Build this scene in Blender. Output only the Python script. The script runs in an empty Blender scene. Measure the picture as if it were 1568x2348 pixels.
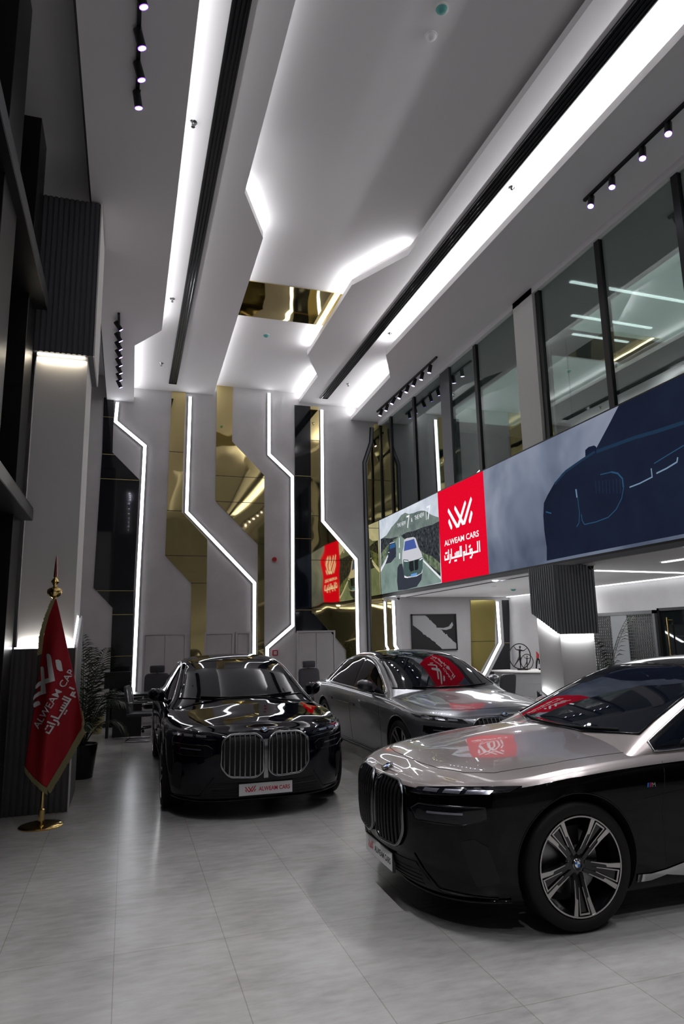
import bpy, bmesh, math, random
from math import pi, sin, cos, radians
from mathutils import Vector, Matrix
from mathutils.bvhtree import BVHTree
random.seed(7)
SC = bpy.context.scene
COL = SC.collection
# ---------------------------------------------------------------- camera
CAM_H = 1.71
FPX = 1540.0
_y = Vector((-495.0, -298.0, -FPX)).normalized()
_z = Vector((-164.0, 8274.0, -FPX)); _z = (_z - _z.dot(_y) * _y).normalized()
_x = _y.cross(_z)
CAMROT = Matrix((_x, _y, _z))            # camera axes -> room axes
cam = bpy.data.cameras.new('camera')
cam.sensor_fit = 'VERTICAL'; cam.sensor_height = 24.0
cam.lens = FPX / 2348.0 * 24.0
cam.clip_start = 0.05; cam.clip_end = 200
camo = bpy.data.objects.new('camera', cam); COL.objects.link(camo)
camo.matrix_world = Matrix.Translation((0, 0, CAM_H)) @ CAMROT.to_4x4()
SC.camera = camo
def at(u, v, ax, val):
    """room point where the sight line of photo pixel (u, v) meets the plane axis=val"""
    r = CAMROT @ Vector(((u - 784.0) / FPX, -(v - 1174.0) / FPX, -1.0))
    o = Vector((0, 0, CAM_H)); t = (val - o[ax]) / r[ax]
    return o + t * r
# ---------------------------------------------------------------- world / exposure
W = bpy.data.worlds.new('night'); SC.world = W; W.use_nodes = True
W.node_tree.nodes['Background'].inputs[0].default_value = (0.012, 0.013, 0.016, 1)
W.node_tree.nodes['Background'].inputs[1].default_value = 0.3
SC.view_settings.view_transform = 'Standard'; SC.view_settings.look = 'None'
SC.view_settings.gamma = 1; SC.view_settings.use_curve_mapping = False
SC.view_settings.exposure = 0.62
def area(name, loc, direction, sx, sy, power, color=(1, .98, .95), spread=180):
    l = bpy.data.lights.new(name, 'AREA'); l.shape = 'RECTANGLE'; l.size = sx; l.size_y = sy
    l.energy = power; l.color = color; l.spread = radians(spread)
    o = bpy.data.objects.new(name, l); COL.objects.link(o); o.location = loc
    o.rotation_euler = Vector(direction).to_track_quat('-Z', 'Y').to_euler()
    return o
def spot(name, loc, target, power, angle=40, blend=.6, size=.03, color=(.95, .95, 1)):
    l = bpy.data.lights.new(name, 'SPOT'); l.energy = power; l.spot_size = radians(angle); l.spot_blend = blend
    l.shadow_soft_size = size; l.color = color
    o = bpy.data.objects.new(name, l); COL.objects.link(o); o.location = loc
    o.rotation_euler = (Vector(target) - Vector(loc)).to_track_quat('-Z', 'Y').to_euler()
    return o
# ---------------------------------------------------------------- materials
def nt_mat(name):
    m = bpy.data.materials.new(name); m.use_nodes = True
    return m, m.node_tree, m.node_tree.nodes['Principled BSDF']
def mat(name, color, rough=.5, metal=0, coat=0, spec=.5, emit=None, estr=0, trans=0, ior=1.45, flakes=0, coat_rough=.02):
    m, nt, b = nt_mat(name)
    b.inputs['Base Color'].default_value = (*color, 1); b.inputs['Roughness'].default_value = rough
    b.inputs['Metallic'].default_value = metal; b.inputs['Coat Weight'].default_value = coat
    b.inputs['Coat Roughness'].default_value = coat_rough
    b.inputs['Specular IOR Level'].default_value = spec; b.inputs['IOR'].default_value = ior
    b.inputs['Transmission Weight'].default_value = trans
    if emit: b.inputs['Emission Color'].default_value = (*emit, 1); b.inputs['Emission Strength'].default_value = estr
    return m
def noise_node(nt, scale, detail=4, rough=.5, vec='Object', stretch=None, dist=0):
    tc = nt.nodes.new('ShaderNodeTexCoord'); n = nt.nodes.new('ShaderNodeTexNoise')
    n.inputs['Scale'].default_value = scale; n.inputs['Detail'].default_value = detail; n.inputs['Roughness'].default_value = rough
    n.inputs['Distortion'].default_value = dist
    src = tc.outputs[vec]
    if stretch:
        mp = nt.nodes.new('ShaderNodeMapping'); mp.inputs['Scale'].default_value = stretch
        nt.links.new(src, mp.inputs[0]); src = mp.outputs[0]
    nt.links.new(src, n.inputs['Vector'])
    return n
def ramp(nt, src, stops):
    r = nt.nodes.new('ShaderNodeValToRGB'); e = r.color_ramp.elements
    while len(e) < len(stops): e.new(.5)
    for k, (p, c) in enumerate(stops): e[k].position = p; e[k].color = (*c, 1)
    nt.links.new(src, r.inputs[0]); return r
def bump(nt, b, src, strength, dist=.01):
    bp = nt.nodes.new('ShaderNodeBump'); bp.inputs['Strength'].default_value = strength; bp.inputs['Distance'].default_value = dist
    nt.links.new(src, bp.inputs['Height']); nt.links.new(bp.outputs[0], b.inputs['Normal'])
M_WHITE = mat('plate_white', (.75, .74, .74), .4)
M_CHROME = mat('dark_chrome', (.55, .55, .56), .12, 1)
M_GLOSS = mat('gloss_black_trim', (.004, .004, .005), .12, 0, .3)
# ---------------------------------------------------------------- mesh building
class MB:
    def __init__(s): s.v = []; s.f = []; s.m = []; s.mats = []
    def mi(s, m):
        if m not in s.mats: s.mats.append(m)
        return s.mats.index(m)
    def add(s, vs, fs, m):
        o = len(s.v); s.v += [Vector(v) for v in vs]; k = s.mi(m)
        for f in fs: s.f.append([i + o for i in f]); s.m.append(k)
        return s
    def box(s, a, b, m):
        x0, x1 = sorted((a[0], b[0])); y0, y1 = sorted((a[1], b[1])); z0, z1 = sorted((a[2], b[2]))
        vs = [(x0, y0, z0), (x1, y0, z0), (x1, y1, z0), (x0, y1, z0), (x0, y0, z1), (x1, y0, z1), (x1, y1, z1), (x0, y1, z1)]
        return s.add(vs, [(0, 3, 2, 1), (4, 5, 6, 7), (0, 1, 5, 4), (1, 2, 6, 5), (2, 3, 7, 6), (3, 0, 4, 7)], m)
    def prism(s, pts, d, m):
        """planar polygon pts (3-D) extruded along vector d"""
        n = len(pts); d = Vector(d); P = [Vector(p) for p in pts]
        nrm = Vector((0, 0, 0))
        for i in range(n): nrm += P[i].cross(P[(i + 1) % n])
        if nrm.dot(d) > 0: P = P[::-1]
        vs = P + [p + d for p in P]
        fs = [list(range(n)), list(range(2 * n - 1, n - 1, -1))] + [(i, i + n, (i + 1) % n + n, (i + 1) % n) for i in range(n)]
        return s.add(vs, [f if k < 1 else f for k, f in enumerate(fs)], m)
    def tube(s, path, r, m, seg=8, closed=False, caps=True):
        P = [Vector(p) for p in path]; n = len(P); vs = []; R = r if hasattr(r, '__len__') else [r] * n
        up = None
        for i in range(n):
            a = P[(i - 1) % n] if (closed or i > 0) else P[i]; b = P[(i + 1) % n] if (closed or i < n - 1) else P[i]
            t = (b - a).normalized() if (b - a).length > 1e-9 else Vector((0, 0, 1))
            if up is None:
                up = Vector((0, 0, 1)) if abs(t.z) < .9 else Vector((1, 0, 0))
            x = t.cross(up).normalized(); y = x.cross(t).normalized(); up = y
            for k in range(seg):
                q = 2 * pi * k / seg; vs.append(P[i] + (x * cos(q) + y * sin(q)) * R[i])
        fs = []
        for i in range(n if closed else n - 1):
            j = (i + 1) % n
            for k in range(seg): fs.append((i * seg + k, i * seg + (k + 1) % seg, j * seg + (k + 1) % seg, j * seg + k))
        if caps and not closed: fs += [list(range(seg))[::-1], [(n - 1) * seg + k for k in range(seg)]]
        return s.add(vs, fs, m)
    def lathe(s, prof, m, seg=32, axis='z', c=(0, 0, 0), a0=0, a1=2 * pi):
        full = abs(a1 - a0 - 2 * pi) < 1e-6; N = seg if full else seg + 1; vs = []; c = Vector(c)
        for r, h in prof:
            for k in range(N):
                q = a0 + (a1 - a0) * k / seg; x, y = r * cos(q), r * sin(q)
                p = (x, y, h) if axis == 'z' else ((x, h, y) if axis == 'y' else (h, x, y))
                vs.append(c + Vector(p))
        fs = []
        for i in range(len(prof) - 1):
            for k in range(N if full else N - 1):
                kk = (k + 1) % N; f = (i * N + k, i * N + kk, (i + 1) * N + kk, (i + 1) * N + k)
                fs.append(f if axis != 'y' else f[::-1])
        return s.add(vs, fs, m)
    def grid(s, rows, m, closed=False, flip=False):
        nr = len(rows); nc = len(rows[0]); vs = [p for r in rows for p in r]; fs = []
        for i in range(nr - 1):
            for j in range(nc if closed else nc - 1):
                jj = (j + 1) % nc; f = (i * nc + j, i * nc + jj, (i + 1) * nc + jj, (i + 1) * nc + j)
                fs.append(f[::-1] if flip else f)
        return s.add(vs, fs, m)
    def xf(s, M, start=0):
        for i in range(start, len(s.v)): s.v[i] = M @ s.v[i]
        return s
    def build(s, name, parent=None, label=None, cat=None, group=None, kind=None, smooth=None, bevel=0, fixn=False, origin=None):
        me = bpy.data.meshes.new(name)
        off = Vector((0, 0, 0))
        if parent is None:
            if origin is not None: off = Vector(origin)
            else:
                xs = [v.x for v in s.v]; ys = [v.y for v in s.v]; zs = [v.z for v in s.v]
                off = Vector(((min(xs) + max(xs)) / 2, (min(ys) + max(ys)) / 2, min(zs)))
        else:
            p = parent
            while p is not None and not p.get('_local'): off = off + p.location; p = p.parent
        me.from_pydata([tuple(v - off) for v in s.v], [], s.f)
        for m in s.mats: me.materials.append(m)
        me.polygons.foreach_set('material_index', s.m)
        if fixn:
            bm = bmesh.new(); bm.from_mesh(me); bmesh.ops.remove_doubles(bm, verts=bm.verts, dist=1e-5)
            bmesh.ops.recalc_face_normals(bm, faces=bm.faces); bm.to_mesh(me); bm.free()
        me.update()
        if smooth is not None:
            me.shade_smooth()
            if smooth < 180: me.set_sharp_from_angle(angle=radians(smooth))
        o = bpy.data.objects.new(name, me); COL.objects.link(o)
        if parent is None: o.location = off
        else: o.parent = parent
        if bevel:
            md = o.modifiers.new('edge', 'BEVEL'); md.width = bevel; md.segments = 2; md.limit_method = 'ANGLE'
        tag(o, label, cat, group, kind)
        return o
def tag(o, label=None, cat=None, group=None, kind=None):
    if label: o['label'] = label
    if cat: o['category'] = cat
    if group: o['group'] = group
    if kind: o['kind'] = kind
    return o
def thing(name, label, cat, loc, rz=0, group=None, local=False):
    o = bpy.data.objects.new(name, None); COL.objects.link(o); o.location = loc; o.rotation_euler = (0, 0, rz)
    o.empty_display_size = .1
    if local: o['_local'] = 1
    return tag(o, label, cat, group)
def struct(mb, name, **k): return mb.build(name, kind='structure', **k)
def clone(o, parent=None):
    c = o.copy(); COL.objects.link(c)
    if parent is not None: c.parent = parent
    for ch in list(o.children): clone(ch, c)
    return c
def text_mesh(txt, size, depth=.001, align='CENTER', font=None, space=1.0, bold=0):
    """returns (verts, faces) of a text in the XY plane, baseline at y = 0"""
    cu = bpy.data.curves.new('t', 'FONT'); cu.body = txt; cu.size = size; cu.extrude = depth; cu.align_x = align
    cu.offset = bold; cu.resolution_u = 3; cu.space_character = space
    o = bpy.data.objects.new('t', cu); COL.objects.link(o)
    dg = bpy.context.evaluated_depsgraph_get(); me = o.evaluated_get(dg).to_mesh()
    vs = [v.co.copy() for v in me.vertices]; fs = [list(p.vertices) for p in me.polygons]
    o.evaluated_get(dg).to_mesh_clear(); bpy.data.objects.remove(o); bpy.data.curves.remove(cu)
    return vs, fs
def interp(x, tab):
    if x <= tab[0][0]: return tab[0][1]
    for (a, p), (b, q) in zip(tab, tab[1:]):
        if x <= b: return p + (q - p) * (x - a) / (b - a)
    return tab[-1][1]
def spline(x, tab):
    """smooth (monotone cubic) interpolation through a table of (x, y)"""
    n = len(tab)
    if x <= tab[0][0]: return tab[0][1]
    if x >= tab[-1][0]: return tab[-1][1]
    d = [(tab[i + 1][1] - tab[i][1]) / (tab[i + 1][0] - tab[i][0]) for i in range(n - 1)]
    def m(i):
        if i == 0: return d[0]
        if i == n - 1: return d[-1]
        if d[i - 1] * d[i] <= 0: return 0
        return 2 * d[i - 1] * d[i] / (d[i - 1] + d[i])
    for i in range(n - 1):
        if x <= tab[i + 1][0]:
            h = tab[i + 1][0] - tab[i][0]; t = (x - tab[i][0]) / h
            return ((2 * t**3 - 3 * t**2 + 1) * tab[i][1] + (t**3 - 2 * t**2 + t) * h * m(i) + (-2 * t**3 + 3 * t**2) * tab[i + 1][1] + (t**3 - t**2) * h * m(i + 1))
# brand mark (two overlapping Vs and two leaves), x in -1..1, y in 0..0.9
def mark_polys():
    def leaf(a, b, w, ra=1, rb=1):
        a = Vector(a); b = Vector(b); d = (b - a).normalized(); n = Vector((-d.y, d.x)) * w / 2; L = (b - a).length
        return a, b, n, d
    out = []
    def stroke(a, b, w, side):
        # band with vertical-ish width w, pointed leaf end at a, flat at b
        ax, ay = a; bx, by = b; h = w / 2
        P = [(ax - h, ay), (ax - h * .9, ay + .06), (ax - h * .4, ay + .13)] if side > 0 else [(ax + h, ay), (ax + h * .9, ay + .06), (ax + h * .4, ay + .13)]
        Q = (ax + h, ay - .02) if side > 0 else (ax - h, ay - .02)
        out.append([*P, (ax + h * .35 * side, ay + .06), Q, (bx + h * side, by), (bx - h * side, by)])
    w = .22
    # left V: arm from upper left to bottom, arm up to the right
    stroke((-.88, .72), (-.22, .0), w, 1); stroke((.42, .76), (-.22, .0), w, -1)
    stroke((-.32, .72), (.26, .03), w, 1); stroke((.88, .8), (.26, .03), w, -1)
    out.append([(-.98, .30), (-.97, .38), (-.88, .44), (-.68, .14), (-.67, .06), (-.72, 0), (-.80, .03)])
    out.append([(.98, .30), (.97, .38), (.88, .44), (.68, .14), (.67, .06), (.72, 0), (.80, .03)])
    return out
# Arabic wordmark as strokes: x 0..1 left to right, y -0.1..0.3
def arabic_strokes():
    S = []
    S += [[(0, .1), (0, .02), (.09, .02), (.09, .1)]]                                   # ta
    S += [[(.03, .17), (.04, .17)], [(.07, .17), (.08, .17)]]
    S += [[(.125, .22), (.125, .02)]]                                                   # alif
    S += [[(.175, .1), (.175, 0), (.155, -.06), (.135, -.07)]]                          # ra
    S += [[(.21, .22), (.21, .02), (.43, .02), (.43, .12)], [(.395, .12), (.395, .02)], [(.36, .12), (.36, .02)], [(.32, .1), (.32, .02)]]
    S += [[(.30, -.06), (.31, -.06)], [(.34, -.06), (.35, -.06)]]
    S += [[(.43, .02), (.47, .02), (.47, .22)], [(.47, .02), (.505, .02), (.505, .22)]]
    S += [[(.56, -.09), (.56, .08), (.60, .08), (.60, .02), (.56, .02)], [(.60, .02), (.645, .02), (.645, .22)]]
    S += [[(.645, .02), (.74, .02), (.74, .1)], [(.725, .17), (.745, .17), (.755, .19)]]
    S += [[(.80, .02), (.76, .02), (.76, .1), (.80, .1), (.80, -.02), (.77, -.07), (.74, -.07)]]
    S += [[(.80, .02), (.95, .02), (.95, .22)], [(1.0, .22), (1.0, .02)]]
    return S
def stroke_poly(path, w):
    """quads of a polyline band"""
    out = []
    for (a, b) in zip(path, path[1:]):
        a = Vector(a); b = Vector(b); d = (b - a).normalized() * w / 2; n = Vector((-d.y, d.x)); a2 = a - d; b2 = b + d
        out.append([a2 - n, b2 - n, b2 + n, a2 + n])
    return out
# ================================================================ materials of the room
def plaster(name, c1, c2, rough=.75, scale=1.6, b=.08):
    m, nt, bs = nt_mat(name); n = noise_node(nt, scale, 6, .6); n2 = noise_node(nt, scale * 9, 5, .65)
    r = ramp(nt, n.outputs['Fac'], [(.3, c1), (.7, c2)]); nt.links.new(r.outputs[0], bs.inputs['Base Color'])
    bs.inputs['Roughness'].default_value = rough; bump(nt, bs, n2.outputs['Fac'], b, .004); return m
R_CONC = plaster('grey_wall_plaster', (.46, .448, .452), (.54, .528, .533))
R_CEIL = mat('ceiling_paint', (.84, .82, .825), .8)
R_WHITE = mat('white_wall_paint', (.80, .78, .76), .7)
R_DARK = mat('dark_cladding', (.018, .019, .022), .5)
R_FLUTE = mat('fluted_cladding_grey', (.10, .102, .11), .5)
R_FLUTE2 = mat('fluted_cladding_lightened', (.24, .25, .265), .5)  # fluted cladding, base colour lightened in place of missing front light
R_BLACKG = mat('black_glass_panel', (.006, .007, .009), .06, 0, .3, .6)
R_METAL = mat('black_frame_metal', (.010, .010, .011), .35)
R_GREYM = mat('grey_frame_metal', (.10, .10, .105), .4, .5)
R_GOLDJ = mat('gold_joint', (.6, .48, .2), .3, 1)
R_LED = mat('led_light_strip', (1, 1, 1), .5, emit=(.93, .95, 1.0), estr=6)
R_LEDD = mat('unlit_strip_profile', (.22, .22, .23), .4)
R_LENS = mat('spot_lens_lit', (1, 1, 1), .3, emit=(.86, .84, 1.0), estr=30)
R_WARM = mat('lit_line_light', (1, 1, 1), .5, emit=(.95, .97, 1.0), estr=3)
R_GREEN = mat('detector_green', (.10, .36, .33), .5)
R_REDP = mat('alarm_red', (.35, .01, .015), .4)
R_BRASS = mat('polished_brass', (.80, .58, .22), .12, 1)
R_COPPER = mat('copper_spire', (.70, .32, .20), .15, 1)
def gold_mat():
    m, nt, b = nt_mat('gold_mirror_sheet'); b.inputs['Metallic'].default_value = 1
    b.inputs['Base Color'].default_value = (.68, .56, .26, 1); b.inputs['Roughness'].default_value = .035
    n = noise_node(nt, .75, 1, .4, dist=.5); bump(nt, b, n.outputs['Fac'], .55, .035); return m
R_GOLD = gold_mat()
def floor_mat():
    m, nt, b = nt_mat('floor_tiles')
    tc = nt.nodes.new('ShaderNodeTexCoord'); mp = nt.nodes.new('ShaderNodeMapping')
    mp.inputs['Rotation'].default_value = (0, 0, 0); mp.inputs['Location'].default_value = (0, -4.325, 0)
    nt.links.new(tc.outputs['Object'], mp.inputs[0])
    br = nt.nodes.new('ShaderNodeTexBrick'); br.offset = 0; br.squash = 1
    br.inputs['Scale'].default_value = 1; br.inputs['Brick Width'].default_value = .612; br.inputs['Row Height'].default_value = 1.22
    br.inputs['Mortar Size'].default_value = .0025; br.inputs['Mortar Smooth'].default_value = .2
    br.inputs['Color1'].default_value = (1, 1, 1, 1); br.inputs['Color2'].default_value = (.93, .93, .93, 1); br.inputs['Mortar'].default_value = (.66, .64, .58, 1)
    nt.links.new(mp.outputs[0], br.inputs['Vector'])
    n = noise_node(nt, 1.7, 3, .5); n2 = noise_node(nt, 14, 5, .6, stretch=(.45, 1.5, 1))
    mx = nt.nodes.new('ShaderNodeMix'); mx.data_type = 'FLOAT'; mx.inputs[0].default_value = .45
    nt.links.new(n.outputs['Fac'], mx.inputs[2]); nt.links.new(n2.outputs['Fac'], mx.inputs[3])
    r = ramp(nt, mx.outputs[0], [(.32, (.245, .237, .225)), (.5, (.325, .317, .303)), (.68, (.40, .392, .375))])
    mul = nt.nodes.new('ShaderNodeMix'); mul.data_type = 'RGBA'; mul.blend_type = 'MULTIPLY'; mul.inputs[0].default_value = 1
    nt.links.new(r.outputs[0], mul.inputs[6]); nt.links.new(br.outputs['Color'], mul.inputs[7]); nt.links.new(mul.outputs[2], b.inputs['Base Color'])
    b.inputs['Roughness'].default_value = .27
    b.inputs['Specular IOR Level'].default_value = .55
    return m
def glass_mat(name, tint=(.75, .82, .80), refl=.16, haze=0.0):
    m = bpy.data.materials.new(name); m.use_nodes = True; nt = m.node_tree; nt.nodes.clear()
    out = nt.nodes.new('ShaderNodeOutputMaterial'); tr = nt.nodes.new('ShaderNodeBsdfTransparent'); gl = nt.nodes.new('ShaderNodeBsdfGlossy')
    tr.inputs[0].default_value = (*tint, 1); gl.inputs['Roughness'].default_value = .01; gl.inputs[0].default_value = (.9, .95, .93, 1)
    mx = nt.nodes.new('ShaderNodeMixShader'); fr = nt.nodes.new('ShaderNodeLayerWeight'); fr.inputs[0].default_value = .35
    mr = nt.nodes.new('ShaderNodeMapRange'); mr.inputs[3].default_value = refl; mr.inputs[4].default_value = .9
    nt.links.new(fr.outputs['Fresnel'], mr.inputs[0]); nt.links.new(mr.outputs[0], mx.inputs[0])
    nt.links.new(tr.outputs[0], mx.inputs[1]); nt.links.new(gl.outputs[0], mx.inputs[2]); nt.links.new(mx.outputs[0], out.inputs[0]); return m
R_GLASS = glass_mat('office_glass'); R_NIGHT = mat('night_window_glass', (.006, .008, .009), .03, 0, 0, .8)
# ================================================================ shell
YB = 15.08; ZL, ZM, ZU = 7.0, 7.33, 7.57
YF = -5.0
S = MB(); S.box((-1.6, YF, -.12), (10.5, YB + .3, 0), floor_mat()); struct(S, 'floor', origin=(0, 0, -.12))
S = MB(); S.box((-1.6, YB, 0), (9.5, YB + .3, 9.4), R_CONC); struct(S, 'wall_back')
S = MB(); S.box((-1.6, 8.95, 0), (-1.25, YB, 9.4), R_CONC); struct(S, 'wall_left')
S = MB(); S.box((9.2, 2.0, 0), (9.5, YB, 2.64), R_CONC); struct(S, 'wall_right')
S = MB(); S.box((-1.6, YF - .2, 0), (10.5, YF, 9.4), R_CONC); struct(S, 'wall_front')
S = MB(); S.box((-.6, YB - .02, 0), (-.2, YB - .005, .08), R_DARK); struct(S, 'baseboard_back')
def slab(name, poly, z0, z1, m=R_CEIL):
    s = MB(); s.prism([(x, y, z0) for x, y in poly], (0, 0, z1 - z0), m); return struct(s, name)
LOW_L = [(.39, YF), (.39, 11.26), (-.05, 12.02), (-.03, YB)]
slab('ceiling', LOW_L + [(-.6, YB), (-.6, YF)], ZL, ZL + .10)
MID_L = [(1.235, YF), (1.235, 7.68), (1.65, 8.60), (1.67, 10.96), (1.73, YB)]
slab('ceiling', MID_L + [(-.6, YB), (-.6, YF)], ZM, ZM + .10)
MID_R = [(3.79, YF), (3.82, 8.44), (3.28, 9.50), (3.28, 12.35), (3.78, 13.36), (3.78, YB)]
slab('ceiling', MID_R + [(6.0, YB), (6.0, YF)], ZM, ZM + .10)
slab('ceiling', [(-1.6, YF), (6.0, YF), (6.0, YB), (-1.6, YB)], ZU + (0), ZU + .15)
bpy.data.objects['ceiling.003'].location.z += 0
LOW_R = [(4.60, YF), (4.60, 4.1), (4.54, 11.24), (5.02, 12.24), (5.10, YB)]
slab('ceiling', LOW_R + [(6.0, YB), (6.0, YF)], ZL, ZL + .10)
# edge of the low ceiling towards the glazing on the left, and pocket above
S = MB(); S.box((-.62, YF, ZL), (-.6, YB, 9.0), R_DARK); struct(S, 'trim_1')
# cove lighting lying on the slab edges
def cove(poly, z, side, power, off=.07, tilt=.55):
    for (a, b) in zip(poly, poly[1:]):
        A = Vector((*a, 0)); B = Vector((*b, 0)); L = (B - A).length
        if L < .2: continue
        d = (B - A) / L; n = Vector((d.y, -d.x, 0)) * side       # n points out over the opening
        c = (A + B) / 2 - n * off + Vector((0, 0, z)); 
        dirv = n + Vector((0, 0, tilt))
        o = area('cove_light', c, dirv, .04, L, power * L, (.97, .98, 1.0))
        zax = -dirv.normalized(); y = d; x = y.cross(zax)
        o.rotation_euler = Matrix((x, y, zax)).transposed().to_euler()
cove([(.39, -1), (.39, 11.26), (-.05, 12.02), (-.03, YB - .05)], ZL + .13, 1, 1.35, .04, 2.2)
cove([(4.60, -1), (4.60, 4.1), (4.54, 11.24)], ZL + .13, -1, 3.4, .07, 1.3)
cove([(5.02, 12.24), (5.10, YB - .05)], ZL + .13, -1, 3.4, .07, 1.3)
cove([(1.235, -1), (1.235, 5.0), (1.235, 7.68)], ZM + .125, 1, .35)
cove([(1.235, 7.0), (1.235, 7.68), (1.65, 8.60)], ZM + .125, 1, 1.8)
cove([(1.65, 8.60), (1.67, 10.96), (1.73, YB - .05)], ZM + .125, 1, .8)
cove([(3.82, 8.44), (3.28, 9.50), (3.28, 12.35)], ZM + .125, -1, 2.8)
cove([(3.78, 13.36), (3.78, YB - .05)], ZM + .125, -1, 2.8)
# gold mirror set into the recess
S = MB(); S.box((1.60, 10.21, ZU - .012), (3.55, 11.44, ZU), R_GOLD)
S.build('ceiling_mirror', label='gold mirror square set into the recessed ceiling', cat='mirror')
# ================================================================ feature wall
def px(x0, y0, k, pts): return [(x0 + u / k, y0 + v / k) for u, v in pts]
def r3(p): return px(200, 850, 3.136, p)
def r4(p): return px(600, 850, 3.136, p)
def wallpoly(pts, y=YB): return [at(u, v, 1, y) for u, v in pts]
def panel(name, pts, m, label, cat, floor_last=None, group=None, y=YB, th=.02, joints=(), jm=None):
    P = wallpoly(pts, y)
    for k in (floor_last or ()): P[k].z = 0.0
    mb = MB(); mb.prism([(p.x, y - th, p.z) for p in P], (0, th, 0), m)
    o = mb.build(name, label=label, cat=cat, group=group)
    if joints:
        for z in joints:
            xs = []; j = MB()
            for p, q in zip(P, P[1:] + P[:1]):
                if (p.z - z) * (q.z - z) < 0: xs.append(p.x + (z - p.z) / (q.z - p.z) * (q.x - p.x))
            if len(xs) > 1: j.box((min(xs), y - th - .003, z - .006), (max(xs), y - th, z + .006), jm or R_GOLDJ); j.build('joint', o)
    return o
panel('black_glass_panel', r3([(120, 195), (192, 195), (182, 590), (375, 785), (335, 1560), (318, 2300), (160, 2300), (182, 1705), (45, 1560), (95, 770), (108, 580)]), R_BLACKG,
      'tall zigzag black glass panel at far left of the feature wall', 'wall panel', (5, 6), joints=(6.6, 5.75, 5.2, 2.78, 2.28, 1.42, .9))
panel('gold_mirror_panel', r3([(608, 150), (707, 160), (688, 700), (680, 1020), (862, 1215), (850, 2200), (740, 2200), (748, 1530), (560, 1330), (585, 700)]), R_GOLD,
      'leftmost gold mirror panel, zigzag, beside the second light line', 'wall panel', (5, 6), joints=(5.9, 4.55, 3.55, 2.95), jm=R_METAL)
panel('gold_mirror_panel', r3([(932, 105), (1047, 112), (1040, 510), (1272, 755), (1272, 2200), (1225, 2200), (1225, 1250), (920, 935)]), R_GOLD,
      'middle gold mirror panel, wide hexagon shape tapering to a narrow strip', 'wall panel', (4, 5), joints=(5.4, 4.8, 3.84), jm=R_METAL)
panel('black_glass_panel', r4([(235, 248), (348, 258), (358, 1745), (375, 1750), (490, 1882), (243, 1882)]), R_BLACKG,
      'black glass panel right of the red alarm, above the cupboard doors', 'wall panel', joints=(5.5, 4.0, 2.35))
panel('gold_mirror_panel', r4([(348, 258), (410, 262), (418, 1085), (662, 1350), (680, 2200), (610, 2200), (605, 2010), (540, 1930), (375, 1750), (358, 1740)]), R_GOLD,
      'gold mirror panel between the black glass panel and the right bright light line', 'wall panel', (4, 5), joints=(6.4, 4.55, 3.5, 2.35), jm=R_METAL)
panel('gold_mirror_panel', r4([(800, 385), (845, 383), (858, 1070), (868, 1500), (873, 1640), (878, 2200), (790, 2200), (785, 1500), (765, 1100), (757, 670), (800, 520)]), R_GOLD,
      'narrow gold mirror panel in the corner beside the big screen', 'wall panel', (5, 6), joints=(5.5, 4.3, 2.5), jm=R_METAL)
R_GOLD2 = mat('brass_tinted_sheet', (.36, .30, .10), .12, .9)
panel('gold_mirror_panel', [(1078, 1376), (1134, 1376), (1134, 1480), (1098, 1545), (1082, 1620)], R_GOLD2,
      'gold mirror panel under the upper floor, right of the framed painting', 'wall panel', (4,), joints=(1.55,), jm=R_METAL)
panel('black_glass_panel', [(1150, 1376), (1166, 1376), (1172, 1640), (1108, 1640), (1122, 1545), (1156, 1478)], R_BLACKG,
      'black glass panel at the inner corner behind the reception counter', 'wall panel', (2, 3), joints=(1.5,))
panel('gold_mirror_panel', [(887, 1376), (896, 1376), (898, 1475), (905, 1500), (905, 1620), (890, 1620)], R_GOLD,
      'narrow gold mirror strip between the two bright lines left of the painting', 'wall panel', (4, 5))
def polyband(path, w):
    """mitred band polygon along a 2-D path"""
    n = len(path); L = []; R = []
    for i in range(n):
        p = Vector(path[i]); a = (p - Vector(path[i - 1])).normalized() if i else None; b = (Vector(path[i + 1]) - p).normalized() if i < n - 1 else None
        if a is None: a = b
        if b is None: b = a
        na = Vector((-a.y, a.x)); nb = Vector((-b.y, b.x)); m = (na + nb).normalized(); k = w / 2 / max(m.dot(na), .3)
        L.append(p + m * k); R.append(p - m * k)
    return L, R
def led_line(path, label, w=.066, m=R_LED, y=YB, profile=.014, group=None, extra=None):
    L, Rr = polyband(path, w); L2, R2 = polyband(path, w + profile * 2)
    root = MB()
    for i in range(len(path) - 1):
        root.prism([(q.x, y - .022, q.y) for q in (L2[i], L2[i + 1], R2[i + 1], R2[i])], (0, .022, 0), R_GREYM if m is R_LED else R_METAL)
    o = root.build('light_strip', label=label, cat='light strip', group=group)
    mb = MB()
    for i in range(len(path) - 1):
        mb.prism([(q.x, y - .034, q.y) for q in (L[i], L[i + 1], Rr[i + 1], Rr[i])], (0, .012, 0), m)
    mb.build('diffuser', o)
    return o
led_line([(-.38, 6.95), (-.40, 6.51), (.24, 5.99), (.20, 3.2), (.18, .57)], 'leftmost bright zigzag light line beside the tall black glass panel')
led_line([(1.20, 7.23), (1.18, 4.53), (2.71, 2.96), (2.71, .6)], 'bright light line bending right below the leftmost gold mirror panel')
led_line([(3.04, 7.49), (3.04, 5.98), (3.60, 5.47), (3.59, 2.0), (3.0, 1.52), (3.0, .6)], 'bright light line wrapping round the red alarm on the wall')
led_line([(4.35, 7.18), (4.33, 4.43), (5.14, 3.53), (5.13, .6)], 'rightmost full height bright light line, left of the screen')
led_line([(5.64, 6.84), (5.61, 6.45), (5.42, 5.93), (5.42, .6)], 'unlit dark zigzag strip profile near the right corner', w=.05, m=R_LEDD, profile=.025)
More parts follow.
